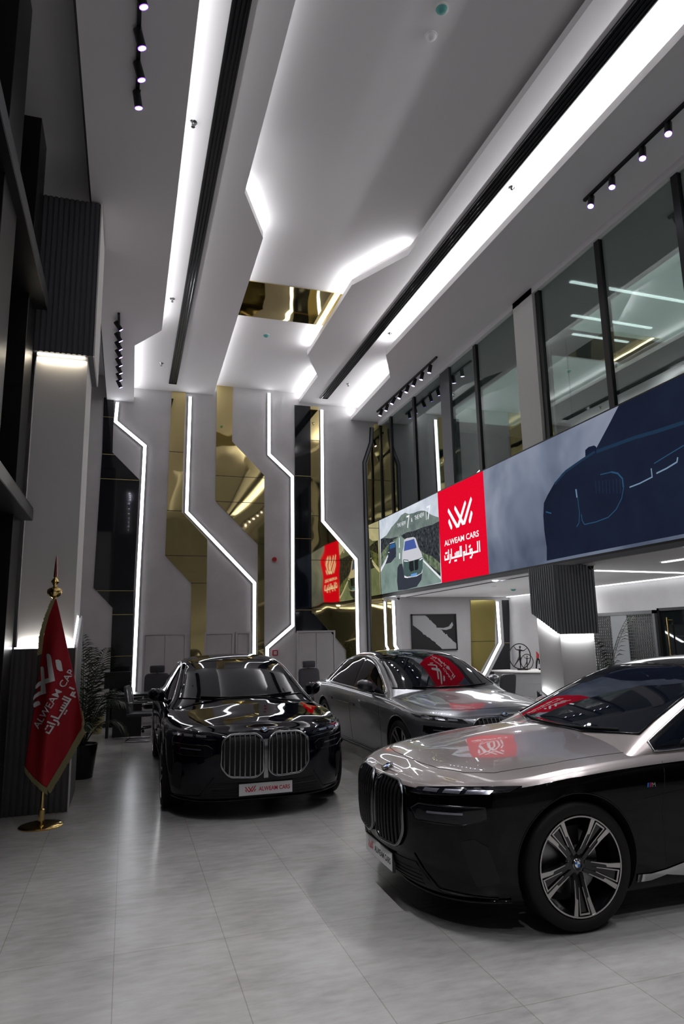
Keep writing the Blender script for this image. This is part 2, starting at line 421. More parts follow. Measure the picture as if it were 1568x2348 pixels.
led_line([(5.83, 2.53), (5.84, 1.5), (5.95, 1.3)], 'short thin bright line under the far end of the screen', w=.045)  # bent band with an emissive face, set on the wall
led_line([(6.05, 2.55), (6.06, 1.5), (6.2, 1.28), (6.22, .6)], 'short light line left of the framed painting')
led_line([(8.86, 2.52), (8.87, 1.5), (8.42, .82), (8.2, .55)], 'bent light line between gold panel and black panel under the upper floor')
# flush cupboards low on the wall
def cupboard(x0, x1, z1, label, n=2, xs=None):
    root = thing('wall_cupboard', label, 'cupboard', ((x0 + x1) / 2, YB, 0))
    mb = MB()
    for a, b in (((x0 - .04, 0), (x0, z1 + .04)), ((x1, 0), (x1 + .04, z1 + .04)), ((x0, z1), (x1, z1 + .04))):
        mb.box((a[0], YB - .035, a[1]), (b[0], YB, b[1]), R_CONC)
    mb.build('frame', root)
    for i in range(n):
        a = x0 + (x1 - x0) * i / n; b = x0 + (x1 - x0) * (i + 1) / n
        mb = MB(); mb.box((a + .005, YB - .02, .06), (b - .005, YB, z1 - .006), R_CONC); mb.build('door', root, bevel=.002)
cupboard(.38, 1.20, 1.84, 'flush grey cupboard doors left of the leftmost gold panel', 2)
cupboard(1.66, 2.22, 1.84, 'flush grey cupboard door right of the leftmost gold panel', 1)
cupboard(2.34, 2.58, 1.84, 'narrow flush grey panel door against the second light line', 1)
cupboard(3.72, 4.55, 1.84, 'flush grey cupboard doors under the black glass panel', 2)
cupboard(-1.0, -.62, 1.62, 'flush grey door behind the potted palm', 1)
# alarm sounder and call point
p = at(629, 1283, 1, YB)
mb = MB(); mb.lathe([(0, -.085), (.03, -.085), (.045, -.07), (.05, -.03), (.055, -.03), (.055, 0)], R_REDP, 24, 'y', c=(p.x, YB, p.z))
mb.build('alarm_sounder', label='round red fire alarm sounder on the grey wall', cat='alarm', smooth=40)
p = at(630, 1497, 1, YB)
root = thing('call_point', 'square red fire call point low on the grey wall', 'alarm', (p.x, YB, p.z))
mb = MB(); mb.box((p.x - .06, YB - .05, p.z - .06), (p.x + .06, YB, p.z + .06), R_REDP); mb.build('casing', root, bevel=.006)
mb = MB(); mb.box((p.x - .035, YB - .054, p.z - .035), (p.x + .035, YB - .05, p.z + .035), M_WHITE); mb.build('break_glass', root)
v, f = text_mesh('FIRE', .035, .0005); mb = MB(); mb.add(v, f, R_METAL); mb.xf(Matrix.Translation((p.x, YB - .056, p.z - .012)) @ Matrix.Rotation(pi / 2, 4, 'X')); mb.build('lettering', root)
# framed painting
root = thing('painting', 'black and white abstract painting in a thin black frame', 'painting', (7.09, YB, 1.38))
mb = MB()
for a, b in (((6.50, 1.36), (6.53, 2.23)), ((7.66, 1.36), (7.69, 2.23)), ((6.50, 1.36), (7.69, 1.39)), ((6.50, 2.20), (7.69, 2.23))): mb.box((a[0], YB - .05, a[1]), (b[0], YB, b[1]), R_METAL)
mb.build('frame', root)
mb = MB(); mb.box((6.53, YB - .03, 1.39), (7.66, YB, 2.20), mat('canvas_pale_grey', (.42, .42, .43), .7)); cv = mb.build('canvas', root)
BLKP = mat('painted_black', (.012, .012, .013), .6)
def fl(pts, y, m, th=.002): 
    return [(6.53 + u * 1.13, y, 1.39 + v * .81) for u, v in pts]
rnd = random.Random(3)
def rag(a, b, n, amp):
    out = []
    for i in range(n):
        t = i / n; out.append((a[0] + (b[0] - a[0]) * t + rnd.uniform(-amp, amp), a[1] + (b[1] - a[1]) * t + rnd.uniform(-amp, amp)))
    return out
mb = MB(); mb.prism(fl([(0, 0)] + [(.66, 0)] + rag((.64, .04), (.5, .2), 5, .012) + rag((.5, .2), (.28, .42), 6, .015) + rag((.28, .42), (.1, .60), 5, .015) + [(0, .72)], YB - .032, 0), (0, .002, 0), BLKP)
mb.prism(fl([(1, 1), (.30, 1)] + rag((.34, .95), (.46, .80), 6, .015) + rag((.48, .78), (.56, .62), 6, .02) + [(.72, .62), (.84, .66), (.93, .80), (.95, .70), (.90, .60), (.78, .56), (.62, .58)] + rag((.66, .54), (.80, .40), 6, .02) + rag((.82, .38), (.97, .18), 6, .02) + [(1, .16)], YB - .032, 0), (0, .002, 0), BLKP)
mb.build('brushwork', cv)
# ================================================================ ceiling fittings
def diffuser(x0, x1, y1, label):
    root = thing('ceiling_diffuser', label, 'air diffuser', ((x0 + x1) / 2, 5, ZM - .02))
    mb = MB(); mb.box((x0, YF + 1, ZM - .004), (x1, y1, ZM), R_DARK)
    mb.box((x0, YF + 1, ZM - .02), (x0 + .012, y1, ZM - .004), R_METAL); mb.box((x1 - .012, YF + 1, ZM - .02), (x1, y1, ZM - .004), R_METAL)
    mb.box((x0, y1 - .012, ZM - .02), (x1, y1, ZM - .004), R_METAL); mb.build('frame', root)
    for i in range(3):
        x = x0 + (x1 - x0) * (i + 1) / 4; mb = MB(); mb.box((x - .005, YF + 1, ZM - .022), (x + .005, y1 - .012, ZM - .004), M_GLOSS); mb.build('blade', root)
diffuser(.69, .86, 14.57, 'long black slot diffuser left of the central ceiling recess')
diffuser(4.17, 4.37, 14.63, 'long black slot diffuser right of the central ceiling recess')
def spotlight_head(parent, top, d, lamp, L=.17, r=.038, power=0, target=None, angle=38):
    d = Vector(d).normalized(); top = Vector(top); T = Matrix.Translation(top) @ d.to_track_quat('Z', 'Y').to_matrix().to_4x4()
    return T
def make_head():
    root = thing('spotlight', 'x', 'spotlight', (0, 0, 0), local=True)
    mb = MB(); mb.lathe([(0, -.01), (.036, -.01), (.038, -.005), (.038, .15), (.033, .153), (.033, .14), (0, .14)], R_METAL, 24); mb.build('barrel', root, smooth=40)
    mb = MB(); mb.lathe([(0, .151), (.031, .151), (.032, .146)], R_LENS, 24); mb.build('lens', root, smooth=60)
    mb = MB(); mb.lathe([(.0335, .148), (.0335, .1535), (.0385, .1535), (.0385, .148)], mat('purple_lamp_rim', (.15, .04, .4), .3, emit=(.28, .06, 1.0), estr=1.2), 24); mb.build('rim', root, smooth=40)
    mb = MB(); mb.tube([(0, 0, .03), (-.03, 0, .02), (-.045, 0, -.01)], .009, R_METAL, 8); mb.build('bracket', root, smooth=60)
    return root
HEAD = make_head(); _used = [0]
def head(loc, d, label, group=None):
    o = HEAD if not _used[0] else clone(HEAD); _used[0] = 1
    o.location = loc; o.rotation_euler = Vector(d).normalized().to_track_quat('Z', 'Y').to_euler(); o['label'] = label
    if group: o['group'] = group
    return o
def track(x, y0, y1, label):
    mb = MB(); mb.box((x - .018, y0, ZL - .035), (x + .018, y1, ZL), R_METAL); return mb.build('lighting_track', label=label, cat='lighting track')
track(-.09, -3.5, 6.03, 'black ceiling track above the near left side')
track(5.22, -3.5, 6.20, 'black ceiling track above the near right side, by the office glass')
track(-.31, 10.78, 14.02, 'far left black ceiling track with closely spaced spotlights')
track(5.50, 11.02, 14.30, 'far right black ceiling track with closely spaced spotlights')
G1 = 'spotlights on the near left track'; G2 = 'spotlights on the near right track'; G3 = 'spotlights on the far left track'; G4 = 'spotlights on the far right track'
def pick(u, v, x): return at(u, v, 0, x)
ORD = ['nearest', 'second nearest', 'third nearest', 'farthest']
def side_label(k, n, side):
    w = ['first', 'second', 'third', 'fourth', 'fifth', 'sixth', 'seventh', 'eighth'][k]
    return f'black spotlight, {w} from the near end of the {side} track'
for k, (u, v) in enumerate([(330, 18), (326, 112), (325, 185), (318, 248)]):
    p = at(u, v, 2, ZL - .19); q = Vector((-.10, p.y - .03, ZL - .045)); head(q, p - q, 'lit spotlight with purple rim, %s on the near left track' % ORD[k])
for k, (u, v) in enumerate([(1532, 306), (1473, 362), (1403, 428), (1354, 472)]):
    p = at(u, v, 2, ZL - .18); q = Vector((5.24, p.y + .02, ZL - .045)); head(q, p - q, 'lit spotlight, %s on the near right track' % ORD[k])
for k, (u, v) in enumerate([(278, 758), (277, 783), (277, 802), (277, 820), (277, 839), (277, 856), (277, 872), (277, 888)]):
    p = at(u, v, 2, ZL - .17); q = Vector((-.36, p.y - .03, ZL - .045)); head(q, p - q, side_label(k, 8, 'far left'))
for k, (u, v) in enumerate([(1205, 8), (1147, 58), (1090, 104), (1040, 150), (988, 194), (936, 236), (894, 282), (852, 318)][:]):
    u2, v2 = 600 + u / 3.136, 850 + v / 3.136
    p = at(u2, v2, 2, ZL - .17); q = Vector((5.53, p.y - .02, ZL - .045)); head(q, p - q, side_label(k, 8, 'far right'))
for x, s in ((-.09, 1), (5.22, -1)):
    for k in range(7):
        y = 4.2 - 1.05 * k; head((x - .01 * s, y, ZL - .045), (.10 * s, .05, -1), 'lit spotlight on the part of the %s track behind the photographer' % ('near left' if s > 0 else 'near right'), G1 + ', unseen part' if s > 0 else G2 + ', unseen part')
# sprinklers and detectors
def sprinkler(u, v, z, label):
    p = at(u, v, 2, z); root = thing('sprinkler', label, 'sprinkler', (p.x, p.y, z))
    mb = MB(); mb.lathe([(.045, 0), (.042, -.006), (.02, -.012), (.012, -.03), (.012, 0)], M_CHROME, 20, c=(p.x, p.y, z)); mb.build('cover_plate', root, smooth=30)
    mb = MB(); mb.tube([(p.x - .012, p.y, z - .01), (p.x - .014, p.y, z - .04), (p.x, p.y, z - .05)], .004, M_CHROME, 6); mb.tube([(p.x + .012, p.y, z - .01), (p.x + .014, p.y, z - .04), (p.x, p.y, z - .05)], .004, M_CHROME, 6)
    mb.lathe([(0, -.05), (.022, -.052), (.022, -.055), (0, -.055)], M_CHROME, 16, c=(p.x, p.y, z)); mb.build('sprinkler_head', root)
sprinkler(443, 281, ZM, 'chrome sprinkler nearest the camera beside the left diffuser')
sprinkler(395, 685, ZM, 'chrome sprinkler halfway along the left cove')
sprinkler(370, 833, ZM, 'chrome sprinkler near the far end of the left cove')
sprinkler(1173, 430, ZM, 'chrome sprinkler nearest the camera beside the right diffuser')
sprinkler(894, 764, ZM, 'chrome sprinkler halfway along the right cove')
sprinkler(798, 880, ZM, 'chrome sprinkler near the far end of the right diffuser')
def detector(p, label, m=R_GREEN, r=.055):
    mb = MB(); z = p.z; mb.lathe([(r, 0), (r, -.012), (r * .85, -.03), (r * .5, -.045), (0, -.048)], m, 24, c=(p.x, p.y, z)); mb.lathe([(r * 1.25, 0), (r * 1.25, -.008), (r, -.012)], R_WHITE if m is R_GREEN else m, 24, c=(p.x, p.y, z))
    return mb.build('smoke_detector', label=label, cat='smoke detector', smooth=40)
detector(at(1012, 19, 2, ZU), 'green smoke detector on the near part of the recessed ceiling')
detector(at(988, 82, 2, ZU), 'pale round detector plate behind the near green smoke detector', R_CEIL, .05)
detector(at(610, 768, 2, ZU), 'green smoke detector beyond the gold ceiling mirror')
# ================================================================ left side: column, glazing
def fluted(mb, x0, x1, y0, y1, z0, z1, m, pitch=.05, faces='fr', depth=.018, cutz=None):
    mb.box((x0, y0, z0), (x1, y1, z1), m)
column = thing('clad_column', 'white column clad in dark fluted panels at top and bottom, left', 'column', (-.82, 8.4, 0))
def ribs(parent, name, x0, x1, y0, y1, zb0, zb1, m, face, pitch=.055, d=.016, w=.034, slope=None, z_top=None):
    """ribbed sheet as one mesh; face 'front' runs along x at y0, 'right' along y at x1, 'left' along y at x0"""
    mb = MB(); a0, a1 = (x0, x1) if face == 'front' else (y0, y1); n = int((a1 - a0) / pitch)
    for i in range(n):
        a = a0 + (a1 - a0) * (i + .5) / n - w / 2; b = a + w
        lo = (slope(a), slope(b)) if slope else (zb0, zb0); hi = (z_top(a), z_top(b)) if z_top else (zb1, zb1)
        if face == 'front': pts = [(a, y0, lo[0]), (b, y0, lo[1]), (b, y0, hi[1]), (a, y0, hi[0])]; dv = (0, -d, 0)
        elif face == 'right': pts = [(x1, a, lo[0]), (x1, b, lo[1]), (x1, b, hi[1]), (x1, a, hi[0])]; dv = (d, 0, 0)
        else: pts = [(x0, a, lo[0]), (x0, b, lo[1]), (x0, b, hi[1]), (x0, a, hi[0])]; dv = (-d, 0, 0)
        mb.prism(pts, dv, m)
    return mb.build(name, parent)
mb = MB(); mb.box((-1.10, 7.95, 0), (-.55, 8.85, 7.0), R_WHITE); shaft = mb.build('shaft', column)
mb = MB(); mb.box((-1.14, 7.905, 5.0), (-.49, 8.9, 6.98), R_FLUTE); up = mb.build('upper_cladding', column)
ribs(up, 'ribs', -1.14, -.49, 7.905, 8.9, 5.0, 6.98, R_FLUTE, 'front')
mb = MB(); mb.box((-.49, 7.89, 5.0), (-.475, 8.9, 6.98), R_WHITE); mb.build('edge_strip', up)
mb = MB(); mb.prism([(-1.17, 7.905, 0), (-1.17, 7.905, 1.66), (-.53, 7.905, 1.66), (-.53, 7.905, 0)], (0, .05, 0), R_FLUTE)
mb.prism([(-.53, 7.905, 0), (-.53, 7.905, 1.66), (-.53, 8.45, 2.0), (-.53, 8.95, 2.0), (-.53, 8.95, 0)], (.02, 0, 0), R_FLUTE)
lo = mb.build('lower_cladding', column); ribs(lo, 'ribs', -1.17, -.53, 7.905, 8.9, 0.0, 1.65, R_FLUTE, 'front')
mb = MB(); mb.prism([(-.515, 7.89, 0), (-.515, 7.89, 1.66), (-.515, 8.45, 2.02), (-.515, 8.49, 2.0), (-.515, 7.93, 1.62), (-.515, 7.93, 0)], (.015, 0, 0), R_WHITE); mb.build('edge_strip', lo)
mb = MB(); mb.box((-1.12, 7.915, 1.655), (-.56, 7.945, 1.675), R_LED); mb.prism([(-.548, 7.95, 1.66), (-.548, 8.45, 1.97), (-.548, 8.45, 2.02), (-.548, 7.95, 1.71)], (.012, 0, 0), R_LED); mb.build('base_light', column)
mb = MB(); mb.box((-1.09, 7.925, 4.98), (-.58, 7.945, 4.995), mat('warm_led_strip', (1, 1, 1), .5, emit=(1, .9, .72), estr=3)); mb.build('top_light', column)
area('column_light', (-.83, 7.925, 1.70), (0, .25, 1), .5, .02, .9, (1, .97, .9)); area('column_light', (-.83, 7.925, 4.95), (0, .25, -1), .5, .02, .9, (1, .88, .68))
# curtain wall
S = MB(); S.box((-1.42, YF, 0), (-1.40, 8.9, 9.0), R_NIGHT); struct(S, 'window_1')
S = MB(); S.box((-1.6, 7.9, 9.0), (-.6, YB, 9.1), R_DARK); struct(S, 'ceiling')
for k, (y0, y1, x1, lab) in enumerate([(5.0, 5.95, -1.06, 'wide black steel post of the left glazing, nearer the camera'), (7.35, 7.85, -1.13, 'black steel post of the left glazing standing against the column'), (2.2, 2.8, -1.1, 'black steel post of the left glazing beside the camera')]):
    mb = MB(); mb.box((-1.38, y0 if k else 5.35, 0), (x1, y1, 8.9 if k != 1 else 8.0), R_METAL); mb.build('window_post', label=lab, cat='post', bevel=.005)
for z0, z1, x1, lab in ((3.0, 3.14, -1.0, 'lower horizontal steel beam of the left glazing'), (5.42, 5.62, -.99, 'upper horizontal steel beam of the left glazing')):
    mb = MB(); mb.box((-1.38, YF, z0), (x1, 7.72, z1), R_METAL); o = mb.build('window_beam', label=lab, cat='beam', bevel=.004)
    mb = MB(); mb.box((x1, YF, z0 + .005), (x1 + .004, 7.715, z1 - .03), R_GREYM); mb.build('beam_face', o)
for y in (7.0, 4.0, 1.0):
    mb = MB(); mb.box((-1.40, y, 0), (-1.33, y + .06, 9.0), R_METAL); mb.build('window_mullion', label='slim black upright bar of the left glazing', cat='mullion', group='slim bars of the left glazing')
# ================================================================ right side: upper floor, glazing, screen
XS = 5.75
S = MB(); S.box((XS + .05, 2.0, 2.64), (9.5, YB, 3.2), R_CEIL); struct(S, 'ceiling')
S = MB(); S.box((XS + .04, 2.0, 3.2), (XS + .16, YB, 4.46), R_DARK); struct(S, 'trim_2')
S = MB(); S.box((XS + .05, -5, 6.9), (10.3, YB, 7.0), R_CEIL); struct(S, 'ceiling')
S = MB(); S.box((10.2, -5, 0), (10.5, YB, 7.0), mat('office_wall_grey', (.42, .44, .44), .7)); struct(S, 'wall_right')
S = MB(); S.box((XS + .3, -5, 3.2), (10.2, YB, 3.3), R_CONC); struct(S, 'floor')
S = MB(); S.box((5.80, 8.26, 4.4), (6.05, 8.80, 7.0), R_WHITE); S.build('white_pillar', label='white pillar between the upper office windows', cat='pillar')
wins = [(14.40, 15.02), (13.02, 14.30), (11.62, 12.92), (10.24, 11.22), (8.86, 10.14), (6.84, 8.14), (5.47, 6.74), (4.1, 5.37), (2.73, 4.0), (1.3, 2.6), (-.1, 1.2), (-2, -.2)]
for i, (a, b) in enumerate(wins):
    w = MB(); w.box((5.868, a, 4.4), (5.872, b, 6.99), R_GLASS); struct(w, 'window_%d' % (i + 2))
bars = [(15.02, 15.08), (14.30, 14.40), (12.92, 13.02), (11.22, 11.62), (10.14, 10.24), (8.80, 8.86), (8.14, 8.24), (6.74, 6.84), (5.37, 5.47), (4.0, 4.1), (2.63, 2.73)]
names = ['at the far corner', 'second from the far corner', 'third from the far corner', 'broad one above the red logo panel', 'just right of the broad dark post', 'on the far side of the white pillar', 'on the near side of the white pillar', 'above the bonnet of the pictured car', 'nearest the camera in view', 'out of frame', 'out of frame']
for (a, b), n in zip(bars, names):
    mb = MB(); mb.box((5.84, a, 4.4), (5.93, b, 7.0), R_METAL if b - a < .3 else R_GREYM)
    mb.build('window_mullion', label='dark upright bar of the office glazing, ' + n, cat='mullion', group='office bars beyond the frame' if n == 'out of frame' else None)
R_BLIND = mat('frosted_blind', (.20, .23, .235), .6)
for a, b, lab in ((13.0, 15.0, 'grey blind behind the far corner office windows'), (11.65, 12.95, 'grey blind in the third office window from the corner')):
    mb = MB(); mb.box((6.15, a, 4.4), (6.17, b, 6.9), R_BLIND); mb.build('window_blind', label=lab, cat='blind')
# linear lamps upstairs
def line_lamp(a, b, w, label, m=R_WARM, group=None, cat='line light'):
    a = Vector(a); b = Vector(b); d = (b - a).normalized(); n = Vector((-d.y, d.x, 0)) * w / 2
    mb = MB(); mb.prism([a - n, b - n, b + n, a + n], (0, 0, -.012), m); return mb.build('line_light', label=label, cat=cat, group=group)
line_lamp((6.15, 7.78, 6.895), (9.2, 7.84, 6.895), .05, 'nearest white line light on the upstairs office ceiling')
line_lamp((6.85, 8.70, 6.895), (8.5, 8.74, 6.895), .05, 'middle white line light on the upstairs office ceiling')
line_lamp((7.3, 9.30, 6.895), (8.5, 9.32, 6.895), .05, 'farthest white line light on the upstairs office ceiling')
line_lamp((6.5, 5.4, 6.895), (9.2, 5.45, 6.895), .05, 'upstairs white line light at the right edge of the picture')
line_lamp((6.5, 3.4, 6.895), (9.2, 3.45, 6.895), .05, 'upstairs line light beyond the right edge')
area('office_light', (8.0, 6.5, 6.8), (0, 0, -1), 2, 5, 40, (.95, 1, .98)); area('office_light', (8.0, 12, 6.8), (0, 0, -1), 2, 4, 22, (.95, 1, .98))
# pendant lamp wires upstairs
mb = MB()
for x, y in ((7.0, 9.6), (7.15, 9.75), (7.3, 9.5)): mb.tube([(x, y, 6.9), (x, y, 5.4)], .006, R_METAL, 6)
mb.lathe([(.0, 5.4), (.16, 5.3), (.16, 5.28), (0, 5.36)], R_METAL, 20, c=(7.15, 9.6, 0)); mb.build('pendant_lamp', label='thin wire pendant lamp inside the upstairs office', cat='lamp')
# ---- LED screen
def emat(name, c, s=1.0):
    m = bpy.data.materials.new(name); m.use_nodes = True; nt = m.node_tree; nt.nodes.clear()
    o = nt.nodes.new('ShaderNodeOutputMaterial'); e = nt.nodes.new('ShaderNodeEmission'); e.inputs[0].default_value = (*c, 1); e.inputs[1].default_value = s * .68
    nt.links.new(e.outputs[0], o.inputs[0]); return m
def ecloud(name, stops, scale, s=1.0, stretch=(1, 1, 1), grad=None, detail=5, dist=.3):
    m = bpy.data.materials.new(name); m.use_nodes = True; nt = m.node_tree; nt.nodes.clear()
    o = nt.nodes.new('ShaderNodeOutputMaterial'); e = nt.nodes.new('ShaderNodeEmission'); n = noise_node(nt, scale, detail, .55, stretch=stretch, dist=dist)
    src = n.outputs['Fac']
    if grad:
        tc = nt.nodes.new('ShaderNodeTexCoord'); sp = nt.nodes.new('ShaderNodeSeparateXYZ'); nt.links.new(tc.outputs['Object'], sp.inputs[0])
        mr = nt.nodes.new('ShaderNodeMapRange'); mr.inputs[1].default_value = grad[1]; mr.inputs[2].default_value = grad[2]; mr.inputs[3].default_value = grad[3]; mr.inputs[4].default_value = grad[4]
        nt.links.new(sp.outputs[grad[0]], mr.inputs[0]); ad = nt.nodes.new('ShaderNodeMath'); ad.operation = 'ADD'; nt.links.new(src, ad.inputs[0]); nt.links.new(mr.outputs[0], ad.inputs[1]); src = ad.outputs[0]
    r = ramp(nt, src, stops); nt.links.new(r.outputs[0], e.inputs[0]); e.inputs[1].default_value = s * .68
    nt.links.new(e.outputs[0], o.inputs[0]); return m
screen = thing('led_screen', 'long video wall screen running along the upper floor edge', 'screen', (XS, 8.5, 2.7))
ZB, ZTT = 2.705, 4.485
mb = MB(); mb.box((XS, 1.5, ZB - .03), (XS + .04, 15.05, ZTT + .02), R_METAL); mb.build('casing', screen)
mb = MB(); mb.box((XS + .0, 1.5, 2.62), (XS + .06, 15.05, ZB - .03), R_GREYM); mb.build('bottom_trim', screen)
_l = [0]
def scr(name, parent, polys, m, d):
    """flat coloured areas on the screen face; polys are lists of (Y, Z)"""
    mb = MB(); x = XS - .001 - d * .0012
    for p in polys: mb.add([(x, y, min(max(z, ZB), ZTT)) for y, z in p], [list(range(len(p)))], m)
    # face towards the hall
    for i, f in enumerate(mb.f):
        a, b, c = (mb.v[k] for k in f[:3]); n = Vector((0, 0, 0))
        for k in range(len(f)): n += mb.v[f[k]].cross(mb.v[f[(k + 1) % len(f)]])
        if n.x > 0: mb.f[i] = f[::-1]
    return mb.build(name, parent)
def zr(u, v): p = at(860 + u / 5.807, 1090 + v / 5.807, 0, XS); return (p.y, p.z)
def z5(u, v): p = at(1000 + u / 2.76, 900 + v / 2.76, 0, XS); return (p.y, p.z)
YR0, YR1 = 11.77, 15.04
road = scr('road_picture', screen, [[(YR0, ZB), (YR1, ZB), (YR1, ZTT), (YR0, ZTT)]], ecloud('screen_sky', [(.3, (.40, .46, .55)), (.7, (.72, .76, .82))], 1.5), 0)
scr('hill', road, [[zr(*p) for p in [(75, 850), (150, 800), (220, 690), (300, 600), (345, 530), (400, 497), (450, 515), (520, 500), (570, 478), (620, 468), (680, 475), (740, 520), (800, 545), (852, 560), (852, 900), (75, 900)]]], ecloud('screen_hill', [(.35, (.10, .13, .13)), (.65, (.20, .25, .22))], 3), 1)
scr('dark_bank', road, [[zr(*p) for p in [(350, 800), (420, 760), (520, 740), (640, 690), (760, 660), (853, 610), (875, 1350), (640, 1120), (350, 830)]], [zr(*p) for p in [(75, 850), (120, 835), (200, 840), (310, 815), (250, 900), (78, 1150)]]], ecloud('screen_bank', [(.35, (.012, .014, .02)), (.6, (.05, .055, .06)), (.75, (.14, .15, .13))], 14), 2)
scr('green_verge', road, [[zr(*p) for p in [(78, 1040), (170, 930), (300, 820), (200, 1000), (80, 1230)]], [zr(*p) for p in [(360, 820), (660, 1040), (760, 1080), (868, 1170), (870, 1300), (640, 1120)]]], ecloud('screen_green', [(.35, (.04, .07, .045)), (.65, (.20, .24, .15))], 9), 3)
scr('road_surface', road, [[zr(*p) for p in [(315, 805), (345, 805), (660, 1115), (880, 1370), (882, 1425), (560, 1500), (85, 1590), (77, 1275)]]], ecloud('screen_road', [(.3, (.14, .19, .175)), (.7, (.24, .32, .29))], 2.2), 4)
scr('road_lines', road, [[zr(*p) for p in q] for q in ([(76, 1255), (165, 1110), (168, 1120), (78, 1290)], [(322, 830), (328, 830), (332, 965), (320, 965)], [(322, 1035), (334, 1035), (336, 1110), (322, 1115)], [(640, 1120), (650, 1128), (878, 1352), (879, 1390), (645, 1150)])], emat('screen_line', (.75, .78, .80), 1), 5)
scr('car_shadow', road, [[zr(*p) for p in [(380, 1175), (330, 1180), (302, 1230), (295, 1400), (310, 1530), (420, 1530), (560, 1480), (620, 1390), (630, 1300)]], [zr(*p) for p in [(175, 1090), (285, 1030), (280, 1080), (215, 1160), (160, 1175), (140, 1180)]]], emat('screen_shadow', (.035, .04, .055), 1), 6)
SW = emat('screen_white', (.85, .87, .92), 1); SB = emat('screen_blue', (.06, .10, .32), 1); SD = emat('screen_dark', (.03, .04, .05), 1); SG = emat('screen_grille', (.015, .018, .02), 1); SGR = emat('screen_bonnet_white', (.55, .55, .60), 1); STEAL = emat('screen_teal', (.06, .10, .10), 1); SLINE = emat('screen_chrome', (.35, .42, .50), 1)
pc = scr('pictured_car', road, [[zr(*p) for p in [(390, 860), (420, 838), (510, 820), (540, 830), (560, 880), (580, 950), (620, 1030), (642, 1100), (640, 1230), (632, 1300), (560, 1345), (430, 1368), (395, 1350), (378, 1240), (362, 1120), (368, 1010), (385, 950)]]], SGR, 7)
scr('pictured_windscreen', pc, [[zr(*p) for p in [(402, 880), (525, 845), (560, 965), (388, 1008)]]], SB, 8)
scr('pictured_front', pc, [[zr(*p) for p in [(380, 1120), (445, 1125), (455, 1150), (590, 1110), (642, 1085), (640, 1240), (620, 1300), (560, 1330), (430, 1350), (392, 1330), (380, 1240)]]], STEAL, 9)
scr('pictured_grille', pc, [[zr(*p) for p in q] for q in ([(460, 1145), (515, 1135), (525, 1265), (480, 1285), (458, 1240)], [(530, 1130), (582, 1118), (582, 1240), (565, 1262), (535, 1262)])], SG, 10)
scr('pictured_lamps', pc, [[zr(*p) for p in q] for q in ([(390, 1132), (445, 1138), (445, 1150), (392, 1146)], [(600, 1120), (640, 1095), (640, 1108), (602, 1135)], [(395, 1345), (440, 1352), (440, 1366), (400, 1362)])], SW, 11)
scr('pictured_plate', pc, [[zr(*p) for p in [(484, 1318), (565, 1296), (565, 1330), (484, 1350)]]], emat('screen_plate', (.12, .30, .62), 1), 11)
pc2 = scr('pictured_far_car', road, [[zr(*p) for p in [(200, 905), (230, 885), (270, 880), (282, 940), (285, 1030), (280, 1090), (215, 1125), (178, 1100), (172, 1020)]]], emat('screen_far_car', (.03, .035, .055), 1), 7)
scr('pictured_windscreen', pc2, [[zr(*p) for p in [(200, 925), (268, 900), (276, 955), (198, 985)]]], emat('screen_blue_far', (.03, .10, .24), 1), 8)
scr('pictured_lamps', pc2, [[zr(*p) for p in q] for q in ([(178, 1022), (196, 1022), (196, 1030), (178, 1030)], [(200, 905), (268, 882), (268, 890), (200, 912)])], SW, 9)
def scr_text(name, parent, txt, y_left, z_base, height, width, m, d, align='LEFT', bold=0, shear=0):
    v, f = text_mesh(txt, 1.0, 0, 'LEFT', bold=bold); x0 = min(p.x for p in v); x1 = max(p.x for p in v); h = max(p.y for p in v)
    mb = MB(); x = XS - .001 - d * .0012
    mb.add([(x, y_left - (p.x - x0) / (x1 - x0) * width - p.y / h * shear, z_base + p.y / h * height) for p in v], [q for q in f], m)
    for i, q in enumerate(mb.f):
        n = Vector((0, 0, 0))
        for k in range(len(q)): n += mb.v[q[k]].cross(mb.v[q[(k + 1) % len(q)]])
        if n.x > 0: mb.f[i] = q[::-1]
    return mb.build(name, parent)
lt = scr_text('picture_lettering', road, 'THE NEW', 13.86, 4.12, .085, .48, SW, 12)
scr_text('picture_numeral', road, '7', 13.32, 4.02, .27, .16, SW, 12)
scr_text('picture_lettering', road, '&', 13.08, 4.12, .08, .07, SW, 12)
scr_text('picture_lettering', road, 'THE NEW', 12.89, 4.125, .09, .48, SW, 12)
scr('picture_numeral', road, [[(12.32, 4.03), (12.30, 4.03), (12.30, 4.24), (12.32, 4.24)]], SW, 12)
scr_text('picture_numeral', road, '7', 12.27, 4.03, .27, .18, SW, 12)
RED = ecloud('screen_red', [(.3, (.70, .002, .018)), (.7, (.78, .004, .028))], 30)
Y0, Y1 = 9.97, 11.77
logo = scr('logo_panel', screen, [[(Y0, ZB), (Y1, ZB), (Y1, ZTT), (Y0, ZTT)]], RED, 0)
SWW = emat('screen_logo_white', (.95, .95, .97), 1.0)
for i, pl in enumerate(mark_polys()):
    pass
mk = [[(10.885 - x * .485, 3.66 + y * .50) for x, y in pl] for pl in mark_polys()]
mb = MB()
for i, pl in enumerate(mk): mb.add([(XS - .004 - i * .0004, y, z) for y, z in pl], [list(range(len(pl)))], SWW)
mb.build('logo_emblem', logo)
scr_text('logo_lettering', logo, 'ALWEAM CARS', 11.57, 3.39, .105, 1.34, SWW, 3, bold=.018)
mb = MB(); k = 0
for st in arabic_strokes():
    for q in stroke_poly([(11.58 - x * 1.35, 3.115 + y * .80) for x, y in st], .036 if len(st) > 1 and st[0][1] < .15 or len(st) > 1 else .03):
        mb.add([(XS - .004 - (k % 9) * .0002, a, b) for a, b in q], [(0, 1, 2, 3)], SWW); k += 1
